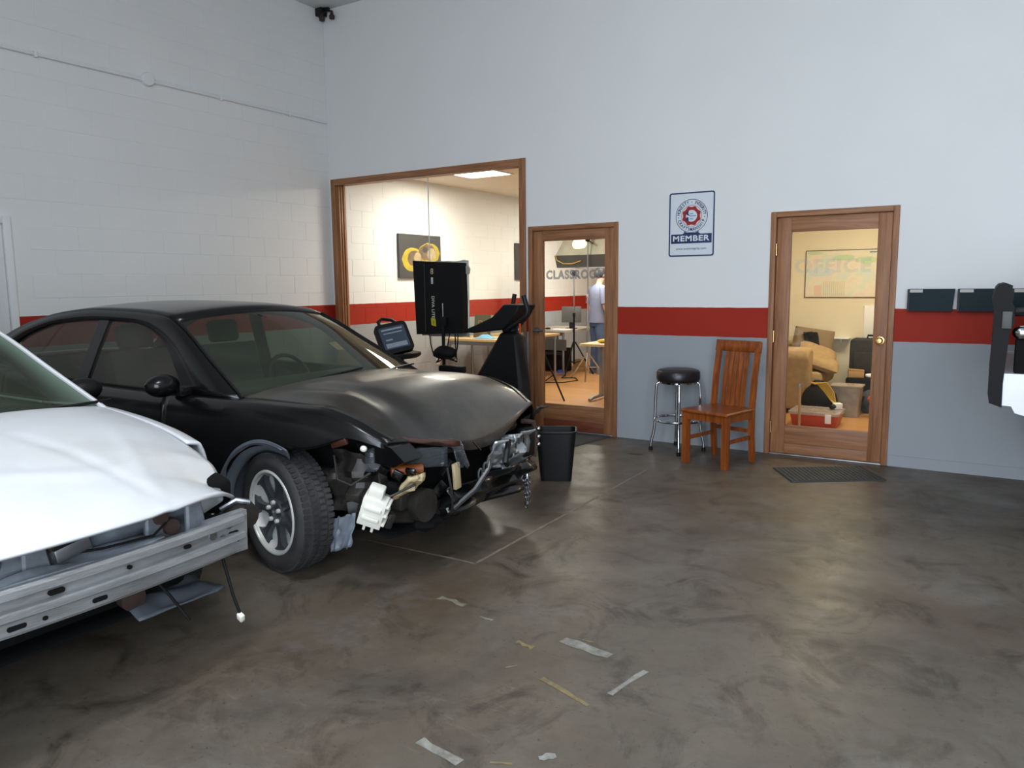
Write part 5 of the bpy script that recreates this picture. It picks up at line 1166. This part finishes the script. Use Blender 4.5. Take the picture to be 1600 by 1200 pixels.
T = dict(belt=BB, width=BW, tail=0.10, fend=(4.40, 4.38), bottom=black_bottom, wheels=(1.05, 3.715), wr=0.322, liner0=70, steer=R(-11), rimstyle='alloy', linermat=M['liner'],
    hood_rear=lambda w: 3.36 + 0.17 * (1 - w * w), cowl_up=0.02, hood_front=lambda w: 4.40 + 0.09 * (1 - w * w), hood_z=black_hood_z, hood_wx=4.2, hood_n=(48, 64))
bc = car('wrecked_car', 'dusty black sedan with smashed front end, parked nearest the block wall corner', -3.35, 0.0, M['blackpaint'], M['hoodpaint'], T)
root = bc.root; ORG[root.name] = Vector((2.25, -3.35, 0))          # the wreckage below is given in world coordinates
rnd = random.Random(11)
def crumple(name, x0, x1, y0, y1, z0, z1, mt, amp=0.03, n=8, seed=0, solid=0.006, along='x', label=None):
    """bent sheet metal spanning a box face; `along` is the axis it faces"""
    k = MB()
    def f(u, v):
        d = amp * nz(u * 3.1 + seed, v * 3.3 + seed * 1.7, seed) * 2
        if along == 'x': return Vector((lerp(x0, x1, v) + d, lerp(y0, y1, u), lerp(z0, z1, v)))
        if along == 'y': return Vector((lerp(x0, x1, u), lerp(y0, y1, v) + d, lerp(z0, z1, v)))
        return Vector((lerp(x0, x1, u), lerp(y0, y1, v), lerp(z0, z1, (u + v) / 2) + d))
    k.grid(f, n, n); return obj(name, k, mt, root, solid=solid, angle=0.5, label=label)
obj('engine', MB().span(3.35, 4.12, -3.85, -2.85, 0.26, 0.72, 0.05), M['underbody'], root)
obj('undertray', MB().grid(lambda u, v: Vector((lerp(3.3, 4.34 + 0.05 * nz(v * 7, 2), u), lerp(-3.98, -2.70, v), 0.24 + 0.04 * nz(u * 4, v * 4))), 12, 12), M['underbody'], root, solid=0.01)
obj('frame_rail', MB().box((4.0, -3.95, 0.47), (0.85, 0.10, 0.12), (0, 0.06, 0.05), 0.015), M['greasy'], root)
obj('frame_rail', MB().box((3.95, -2.78, 0.45), (0.75, 0.10, 0.12), (0, 0.03, -0.03), 0.015), M['greasy'], root)
crumple('radiator', 4.22, 4.28, -3.85, -2.92, 0.30, 0.68, M['underbody'], 0.03, 10, 3, 0.03)
obj('radiator_support', MB().tube([(4.26, -4.05, 0.66), (4.33, -3.75, 0.63), (4.36, -3.3, 0.60), (4.30, -2.75, 0.62)], 0.035, 8), M['greasy'], root)
obj('lower_crossmember', MB().tube([(4.20, -4.05, 0.36), (4.34, -3.70, 0.29), (4.40, -3.35, 0.30), (4.40, -2.95, 0.33), (4.28, -2.65, 0.33)], 0.05, 8), M['greasy'], root)
crumple('bumper_skin', 4.44, 4.50, -3.66, -2.80, 0.26, 0.44, M['blackpaint'], 0.05, 14, 5, 0.006, label='torn lower bumper skin')
crumple('inner_fender', 3.98, 4.34, -4.04, -3.98, 0.36, 0.66, M['greasy'], 0.05, 10, 7, 0.006, 'y')
# struck corner: lamp remains, amber strip, bottle, flap
k = MB(); k.prism([(4.20, 0.735), (4.32, 0.755), (4.44, 0.725), (4.52, 0.665), (4.45, 0.63), (4.33, 0.64), (4.24, 0.68)], 'y', -4.06, -3.92); obj('headlamp_housing', k, M['blackpaint'], root, smooth=False)
k = MB(); k.grid(lambda u, v: Vector((lerp(4.30, 4.58, u), lerp(-4.09, -3.80, u) , lerp(0.60, 0.70, v) + 0.03 * nz(u * 5, v * 4, 8))), 12, 4); obj('headlamp_lens', k, M['lens'], root, solid=0.006)
k = MB(); k.grid(lambda u, v: Vector((lerp(4.27, 4.60, u), lerp(-4.07, -3.72, u), lerp(0.752, 0.778, v) - 0.06 * u + 0.012 * nz(u * 6, v * 3, 4))), 14, 3); obj('marker_lamp', k, M['amber'], root, solid=0.01, label='amber marker strip')
obj('bulb_socket', MB().ball((4.30, -4.10, 0.715), (0.02, 0.016, 0.016), 10), M['whiteplastic'], root)
k = MB(); k.box((4.17, -4.13, 0.735), (0.10, 0.02, 0.035), (0, -0.3, 0.1), 0.006); obj('side_marker', k, M['amber'], root, label='small amber side marker')
k = MB(); k.grid(lambda u, v: Vector((4.56 + 0.05 * v, lerp(-3.74, -3.66, u), lerp(0.70, 0.58, v) + 0.03 * nz(u * 9, v * 7))), 6, 8); obj('lens_shard', k, M['lens'], root, solid=0.008)
for i in range(4):
    k = MB(); cx, cy_, cz = 4.30 + 0.07 * i, -4.06 + 0.02 * i, 0.585 + 0.02 * (i % 2); k.box((cx, cy_, cz), (0.05, 0.02, 0.045), (rnd.random(), rnd.random(), rnd.random()), 0.004); obj('broken_trim', k, M['blackpaint'], root)
bm_ = Matrix.Translation((4.405, -4.15, 0.455)) @ Euler((0.25, 0.34, 0.55)).to_matrix().to_4x4()
def bottle_piece(nm, c, sz, parent, bev=0.004):
    k = MB(); k.box(c, sz, None, bev); bmesh.ops.transform(k.bm, matrix=bm_, verts=k.bm.verts); return obj(nm, k, M['whiteplastic'], parent)
wbz = bottle_piece('washer_bottle', (0, 0, -0.015), (0.115, 0.09, 0.15), root)
wbz['label'] = 'broken white plastic bottle'
bottle_piece('bottle_neck', (-0.01, 0.0, 0.085), (0.075, 0.06, 0.06), wbz, 0.01)
for z in (-0.06, -0.01, 0.04): bottle_piece('bottle_rib', (0.062, 0.0, z), (0.022, 0.085, 0.016), wbz)
for z in (-0.04, 0.015): bottle_piece('bottle_rib', (0.0, -0.05, z), (0.085, 0.02, 0.018), wbz)
for x in (-0.02, 0.02): bottle_piece('bottle_peg', (x, -0.01, -0.11), (0.014, 0.014, 0.05), wbz)
crumple('cream_bracket', 4.40, 4.52, -4.02, -3.90, 0.46, 0.58, M['creamplastic'], 0.03, 8, 9, 0.02)
k = MB(); k.cyl((4.40, -4.02, 0.60), (4.50, -3.90, 0.60), 0.025, 12); obj('turn_signal', k, M['ambersignal'], root)
k = MB(); k.grid(lambda u, v: Vector((lerp(4.15, 4.29, u) , -4.20 + 0.04 * v + 0.02 * nz(u * 5, v * 4), lerp(0.20, 0.36, v) + 0.05 * u + 0.02 * nz(u * 7, 2))), 10, 10); obj('splash_flap', k, M['liner'], root, solid=0.006, label='torn grey splash flap')
for (a, b, cc, d) in (((4.10, -4.10, 0.66), (4.18, -4.16, 0.56), (4.26, -4.15, 0.54), (4.34, -4.10, 0.60)), ((4.35, -4.05, 0.58), (4.42, -4.12, 0.52), (4.46, -4.10, 0.50), (4.52, -3.98, 0.54)), ((4.5, -3.7, 0.56), (4.54, -3.72, 0.45), (4.53, -3.70, 0.36), (4.48, -3.65, 0.30))):
    obj('dangling_wire', MB().tube([a, b, cc, d], 0.006, 6), M['greasy'], root)
k = MB(); k.lathe([(0.0, -0.04), (0.07, -0.04), (0.085, -0.02), (0.085, 0.03), (0.0, 0.03)], 18, (4.46, -3.86, 0.40), 'x'); obj('horn', k, M['greasy'], root)
k = MB(); k.box((4.50, -3.62, 0.50), (0.02, 0.05, 0.14), (0.1, 0, 0), 0.004); obj('latch_tab', k, M['creamplastic'], root)
for i in range(16):
    k = MB(); k.box((rnd.uniform(4.15, 4.42), rnd.uniform(-4.06, -3.55), rnd.uniform(0.36, 0.60)), (rnd.uniform(0.04, 0.13), rnd.uniform(0.015, 0.05), rnd.uniform(0.03, 0.09)), (rnd.uniform(-1, 1), rnd.uniform(-1, 1), rnd.uniform(-1, 1)), 0.006)
    obj('broken_piece', k, M[rnd.choice(['underbody', 'greasy', 'black', 'black', 'blackpaint'])], root)
# slotted metal bracket across the nose
k = MB(); k.tube([(4.50, -3.66, 0.33), (4.53, -3.50, 0.40), (4.52, -3.36, 0.48), (4.51, -3.33, 0.52)], 0.014, 6)
for (y, z) in ((-3.43, 0.47), (-3.38, 0.495), (-3.345, 0.51)):
    k.tube([(4.52, y + 0.018 * math.cos(q), z + 0.030 * math.sin(q)) for q in [2 * math.pi * i / 12 for i in range(12)]], 0.006, 6, True)
obj('slotted_bracket', k, M['steel'], root)
# far corner: crumpled silver sheet and broken lamp
crumple('crushed_panel', 4.44, 4.50, -3.26, -3.02, 0.44, 0.62, M['silverfoil'], 0.05, 12, 13, 0.008, label='crumpled silver panel')
crumple('crushed_panel', 4.42, 4.50, -3.04, -2.82, 0.38, 0.62, M['silverfoil'], 0.04, 12, 17, 0.008, label='crumpled silver panel')
obj('hose', MB().tube([(4.51, -3.12, 0.60), (4.54, -3.19, 0.55), (4.54, -3.21, 0.50), (4.53, -3.17, 0.47)], 0.017, 8), M['black'], root)
k = MB(); k.span(4.40, 4.46, -2.86, -2.74, 0.44, 0.62, 0.006); obj('fog_lamp_box', k, M['black'], root)
for i in range(4): obj('fin_strip', MB().box((4.475, -2.985 + 0.035 * i, 0.555), (0.008, 0.012, 0.11), (0, 0, 0.1)), M['steel'], root, smooth=False)
obj('hook_bracket', MB().tube([(4.42, -2.82, 0.66), (4.44, -2.72, 0.64), (4.45, -2.70, 0.52), (4.44, -2.72, 0.42)], 0.016, 8), M['rust'], root)
crumple('fender_lip', 4.28, 4.42, -2.62, -2.55, 0.60, 0.72, M['greasy'], 0.03, 8, 19, 0.006)
for i in range(3): obj('clip', MB().ball((4.47, -2.71, 0.60 - 0.05 * i), (0.014, 0.014, 0.012), 8), M['chrome'], root)
obj('hood_nick', MB().tube([(4.497, -3.46, 0.655), (4.512, -3.41, 0.60)], 0.005, 6), M['chrome'], root)
# chain hanging from the nose
chn = obj('chain_hook', MB().tube([(4.42, -2.86, 0.36), (4.47, -2.85, 0.35), (4.47, -2.85, 0.31)], 0.012, 8), M['steel'], root)
for j, (dy, n) in enumerate(((-0.012, 6), (0.016, 5))):
    for i in range(n):
        z = 0.30 - 0.031 * i; q = (i % 2)
        pts = []
        for a in range(14):
            t_ = 2 * math.pi * a / 14; px_, pz_ = 0.012 * math.cos(t_), 0.022 * math.sin(t_)
            pts.append((4.47 + (px_ if q else 0.003), -2.85 + dy + (0.0 if q else px_), z + pz_))
        obj('chain_link', MB().tube(pts, 0.0042, 6, True), M['chrome'], chn)
for (y, z, r_) in ((-3.55, 0.30, 0.07), (-3.25, 0.30, 0.05), (-3.75, 0.27, 0.06)):
    k = MB(); k.ball((4.40, y, z), (r_, r_ * 1.4, r_ * 0.8), 10)
    for v in k.bm.verts: v.co += Vector((nz(v.co.x * 20, v.co.y * 20, v.co.z * 20), nz(v.co.y * 20, v.co.z * 20), 0)) * 0.025
    obj('torn_lining', k, M['underbody'], root)
# liner lip wrapped over the struck wheel
k = MB(); k.grid(lambda u, v: Vector((3.72 + (0.405 - 0.075 * v) * math.cos(lerp(R(200), R(66), u)), -4.215 + 0.05 * v + 0.012 * nz(u * 5, v), 0.315 + (0.405 - 0.07 * v) * math.sin(lerp(R(200), R(66), u)))), 30, 4); obj('arch_liner', k, M['liner'], root, solid=0.006, label='grey plastic arch liner')

# ---------------- white car
WW = [(0.40, 0.72), (0.7, 0.79), (1.2, 0.83), (2.2, 0.84), (3.3, 0.835), (3.9, 0.825), (4.3, 0.79), (4.6, 0.73)]
WB = [(0.40, 0.95), (0.8, 0.94), (1.2, 0.91), (2.0, 0.89), (2.8, 0.89), (3.3, 0.905), (3.6, 0.885), (3.87, 0.85), (4.1, 0.80), (4.29, 0.735), (4.42, 0.615)]
def white_bottom(x, s):
    if x > 4.10: return ip([(4.10, 0.55), (4.25, 0.60), (4.35, 0.66)], x)
    return 0.20
def white_hood_z(u, w, x):
    a = abs(w)
    side = ip(WB, min(x, 4.45)) + 0.016
    ctr = ip([(3.3, 0.965), (3.6, 0.985), (3.9, 0.965), (4.2, 0.90), (4.45, 0.81), (4.58, 0.745), (4.66, 0.695)], x)
    z = lerp(ctr, side, a ** 2.6)
    z += 0.010 * nz(x * 1.6, w * 1.8, 9) + 0.007 * math.exp(-((x - 4.18 - 0.10 * w) / 0.07) ** 2) * (0.5 + 0.5 * nz(w * 3, 1)) * ip([(-0.2, 0), (0.2, 1), (0.8, 0.8)], w)
    # sheet-metal creases across the crushed front half
    z -= 0.009 * max(0, 1 - abs(w - 0.15 - 0.5 * (x - 4.1)) / 0.06) * ip([(3.9, 0), (4.2, 1), (4.6, 0.4)], x)
    z += 0.007 * max(0, 1 - abs(w - 0.50 + 0.4 * (x - 4.3)) / 0.08) * ip([(3.9, 0), (4.25, 1), (4.6, 0.7)], x)
    z += 0.006 * max(0, 1 - abs(x - 4.33 - 0.05 * math.sin(6 * w)) / 0.05)
    return z
T = dict(belt=WB, width=WW, tail=0.40, fend=(4.22, 4.10), bottom=white_bottom, wheels=(1.10, 3.74), wr=0.30, steer=0.0, rimstyle='cap', linermat=M['underbody'], trim=M['trimwhite'],
    hood_rear=lambda w: 3.37 + 0.22 * (1 - w * w), cowl_up=0.03, hood_front=lambda w: 4.645 - 0.20 * abs(w) ** 3, hood_z=white_hood_z, hood_wx=4.35, hood_n=(52, 64), hood_angle=0.5)
wc = car('wrecked_car', 'white car without its front bumper, bare metal beam exposed, parked beside the black sedan', -5.45, -0.24, M['whitepaint'], M['whitepaint'], T)
root = wc.root; ORG[root.name] = Vector((2.01, -5.45, 0))
# bare bumper beam: ribbed section swept along y with a slight bow
sec = [(0.0, 0.600), (0.035, 0.605), (0.05, 0.597), (0.052, 0.575), (0.030, 0.565), (0.030, 0.540), (0.052, 0.530), (0.055, 0.510), (0.036, 0.500), (0.036, 0.462), (0.030, 0.452), (0.0, 0.450)]
k = MB(); k.rings([[Vector((4.315 + a + 0.05 * (1 - ((y + 5.45) / 0.62) ** 2), y, z)) for a, z in sec] for y in [-6.06 + 1.20 * i / 24 for i in range(25)]]); beam = obj('bumper_beam', k, M['alu'], root, angle=0.5)
def bx(y): return 4.315 + 0.05 * (1 - ((y + 5.45) / 0.62) ** 2)
for (y, z, w, h) in ((-5.60, 0.553, 0.05, 0.017), (-5.36, 0.553, 0.016, 0.014), (-5.13, 0.553, 0.028, 0.014), (-5.72, 0.480, 0.055, 0.016), (-5.64, 0.480, 0.016, 0.014), (-5.47, 0.481, 0.05, 0.016), (-5.9, 0.553, 0.05, 0.017)):
    kk = MB(); kk.prism(rrect(y, z, w, h, h * 0.45), 'x', bx(y) + 0.025, bx(y) + 0.0385); obj('slot', kk, M['underbody'], beam, smooth=False)
for (y, z) in ((-5.01, 0.555), (-4.965, 0.53), (-4.93, 0.575)):
    kk = MB(); kk.lathe([(0.0, 0.0), (0.016, 0.0), (0.016, 0.012), (0.0, 0.012)], 12, (bx(y) + 0.022, y, z), 'x'); obj('bolt', kk, M['steel'], beam)
kk = MB(); kk.prism([(-5.03, 0.458), (-4.845, 0.452), (-4.84, 0.615), (-5.02, 0.610)], 'x', 4.322, 4.358); ep = obj('end_plate', kk, M['alu'], root, smooth=False)
for (y, z, w, h) in ((-4.91, 0.535, 0.05, 0.02), (-4.905, 0.505, 0.045, 0.018)):
    kk = MB(); kk.prism(rrect(y, z, w, h, h * 0.45), 'x', 4.355, 4.3605); obj('slot', kk, M['underbody'], ep, smooth=False)
k = MB(); k.lathe([(0.0, -0.05), (0.06, -0.05), (0.065, 0.0), (0.05, 0.04), (0.0, 0.05)], 14, (4.28, -4.80, 0.57), 'x'); obj('crush_box', k, M['greasy'], root)
k = MB(); k.tube([(4.25, -4.88, 0.61), (4.30, -4.84, 0.645), (4.33, -4.80, 0.63)], 0.012, 8); obj('tow_eye', k, M['steel'], root)
# radiator support behind the beam
crumple('radiator_support', 4.16, 4.26, -6.10, -5.0, 0.40, 0.68, M['blueprimer'], 0.035, 22, 23, 0.01)
crumple('support_flange', 4.22, 4.36, -6.08, -5.20, 0.585, 0.60, M['blueprimer'], 0.02, 16, 27, 0.008, 'z')
for i, (y, w) in enumerate(((-5.95, 0.08), (-5.72, 0.05), (-5.60, 0.09), (-5.44, 0.07), (-5.17, 0.10), (-5.02, 0.08))):
    k = MB(); k.prism([(y - w / 2, 0.46), (y + w / 2 + 0.03, 0.46), (y + w * 0.3, 0.72), (y - w * 0.4, 0.73)], 'x', 4.235 + 0.012 * (i % 3), 4.262 + 0.012 * (i % 3)); obj('support_rib', k, M['blueprimer'], root, smooth=False).modifiers.new('bevel', 'BEVEL').width = 0.008
for (y, z, r_) in ((-5.53, 0.665, 0.028), (-5.16, 0.655, 0.026), (-5.12, 0.61, 0.03), (-5.83, 0.63, 0.02)):
    k = MB(); k.lathe([(0.0, 0.0), (r_, 0.0), (r_ * 1.1, -0.02)], 14, (4.29, y, z), 'x'); obj('rusty_boss', k, M['rust'], root)
k = MB(); k.box((4.31, -5.50, 0.645), (0.03, 0.12, 0.05), (0.2, 0, 0), 0.01); obj('latch', k, M['steel'], root)
obj('release_cable', MB().tube([(4.31, -5.50, 0.63), (4.32, -5.40, 0.618), (4.325, -5.22, 0.612), (4.31, -5.16, 0.64)], 0.005, 6), M['blackmatte'], root)
k = MB(); k.box((4.25, -4.95, 0.655), (0.05, 0.15, 0.06), (0.25, 0, 0.1), 0.012); obj('lamp_bracket', k, M['alu'], root)
k = MB(); k.span(3.3, 4.05, -6.0, -4.9, 0.26, 0.70, 0.05); obj('engine', k, M['underbody'], root)
k = MB(); k.grid(lambda u, v: Vector((lerp(3.2, 4.05, u), lerp(-6.1, -4.95, v), 0.225 + 0.01 * nz(u * 4, v * 5))), 12, 12); obj('undertray', k, M['underbody'], root, solid=0.008)  # added tray, blocks light from the floor under the nose
# torn fender tip showing under the hood edge
k = MB(); k.box((4.02, -4.80, 0.66), (0.36, 0.10, 0.14), (0, 0.12, -0.2), 0.02); obj('inner_wing', k, M['underbody'], root)
# liner and wires under the beam
k = MB(); k.grid(lambda u, v: Vector((lerp(3.92, 4.16, u), lerp(-5.20, -4.82, v), 0.24 + 0.05 * u * 0 + 0.10 * (1 - v) * (1 - u) + 0.02 * nz(u * 4, v * 4, 5))), 12, 12); obj('splash_shield', k, M['liner'], root, solid=0.006, label='pale grey splash shield')
k = MB(); k.lathe([(0.0, -0.03), (0.045, -0.03), (0.05, 0.02), (0.0, 0.03)], 14, (4.08, -5.18, 0.31), 'x'); obj('tow_hook_boss', k, M['rust'], root)
wr = obj('dangling_wire', MB().tube([(4.30, -4.93, 0.46), (4.33, -4.93, 0.38), (4.35, -4.92, 0.28), (4.37, -4.91, 0.21)], 0.006, 6), M['blackmatte'], root)
obj('connector', MB().box((4.373, -4.908, 0.192), (0.03, 0.022, 0.035), (0.3, 0.4, 0), 0.006), M['whiteplastic'], wr)
obj('dangling_wire', MB().tube([(4.20, -5.18, 0.44), (4.24, -5.12, 0.33), (4.28, -5.07, 0.22)], 0.006, 6), M['blackmatte'], root)

# ---------------- white car raised on a lift, only its nose reaches into view
LB = [(0.40, 0.93), (1.2, 0.90), (2.8, 0.88), (3.3, 0.89), (3.8, 0.85), (4.2, 0.78), (4.4, 0.72)]
T = dict(belt=LB, width=WW, tail=0.40, fend=(4.22, 4.22), wheels=(1.10, 3.55), wr=0.30, steer=0.0, rimstyle='cap', linermat=M['underbody'], rotz=math.pi, place=(6.93 + 2.15, -1.32, 0.62),
    bottom=lambda x, s: 0.20 if x < 3.95 else ip([(3.95, 0.22), (4.0, 0.42), (4.25, 0.45)], x),
    hood_rear=lambda w: 3.37 + 0.14 * (1 - w * w), hood_front=lambda w: 4.33 - 0.10 * abs(w) ** 3, hood_z=lambda u, w, x: lerp(ip([(3.3, 0.965), (3.8, 0.94), (4.2, 0.85), (4.4, 0.76)], x), ip(LB, min(x, 4.4)) + 0.016, abs(w) ** 2.6), hood_wx=4.3, hood_n=(16, 20))
lc = car('raised_car', 'white car nose with black bumper cover hanging upright, raised clear of the floor', -1.32, 0, M['whitepaint'], M['whitepaint'], T)
root = lc.root; ORG[root.name] = None
LX = lambda wx: -(wx - (6.93 + 2.15))      # world x -> local x of the turned car
LY = lambda wy: -(wy + 1.32)
def lp(wx, wy, wz): return Vector((LX(wx), LY(wy), wz - 0.62))
k = MB()
prf = [(6.846, 1.454), (6.862, 1.473), (6.889, 1.48), (6.92, 1.466), (6.918, 1.372), (6.935, 1.356), (6.938, 1.274), (6.921, 1.225), (6.913, 1.092), (6.907, 0.959), (6.909, 0.834), (6.852, 0.854), (6.843, 0.904), (6.846, 1.09), (6.848, 1.24), (6.845, 1.339), (6.833, 1.388)]
v0 = [k.bm.verts.new(lp(x, -2.10, z)) for x, z in prf]; v1 = [k.bm.verts.new(lp(x, -0.62, z)) for x, z in prf]
k.bm.faces.new(v0); k.bm.faces.new(v1)
for i in range(len(prf)): k.bm.faces.new((v0[i], v0[(i + 1) % len(prf)], v1[(i + 1) % len(prf)], v1[i]))
obj('bumper_cover', k, M['blackdeep'], root, smooth=False)
k = MB(); k.box(lp(6.905, -2.105, 1.29), (0.045, 0.02, 0.09), None, 0.005); obj('grille_insert', k, M['darkgrey'], root)
k = MB(); k.ball(lp(6.975, -2.07, 1.225), (0.045, 0.03, 0.035), 14); obj('headlamp', k, M['chrome'], root)
k = MB(); k.span(LX(7.45), LX(6.95), LY(-1.95), LY(-2.06), 1.01 - 0.62 , 1.19 - 0.62, 0.01); obj('inner_structure', k, M['underbody'], root)
k = MB(); k.tube([lp(6.94, -2.07, 1.33), lp(7.0, -2.09, 1.335), lp(7.2, -2.10, 1.34)], 0.022, 8); obj('hood_seal', k, M['black'], root)
k = MB(); k.prism([(LX(6.905), 0.225), (LX(6.95), 0.222), (LX(6.968), 0.188), (LX(7.05), 0.165), (LX(7.5), 0.15), (LX(7.5), 0.39), (LX(6.905), 0.392)], 'y', LY(-2.09), LY(-0.60)); obj('lower_bumper', k, M['whitepaint'], root, smooth=False, label='white lower bumper panel')
# two-post lift carrying it
liftm = mat('lift_blue', C(40, 60, 110), 0.4)
for (y, s, lb) in ((-3.05, 1, 'blue lift post on the open side of the raised white car'), (-0.14, -1, 'blue lift post on the wall side of the raised white car')):
    t = thing('lift_post', lb, 'car lift', (9.3, y, 0), group='lift posts under the raised car')
    obj('post', MB().span(9.15, 9.45, y - 0.12, y + 0.12, 0.0, 3.4, 0.01), liftm, t)
    for x in (8.35, 10.2):
        ye = y + s * (0.95 if s > 0 else 0.55)
        obj('swing_arm', MB().tube([(9.3, y + s * 0.1, 0.64), (x, ye, 0.64)], 0.06, 6), M['darkgrey'], t)
        obj('pad', MB().cyl((x, ye, 0.66), (x, ye, 0.785), 0.06, 14), M['rubber'], t)
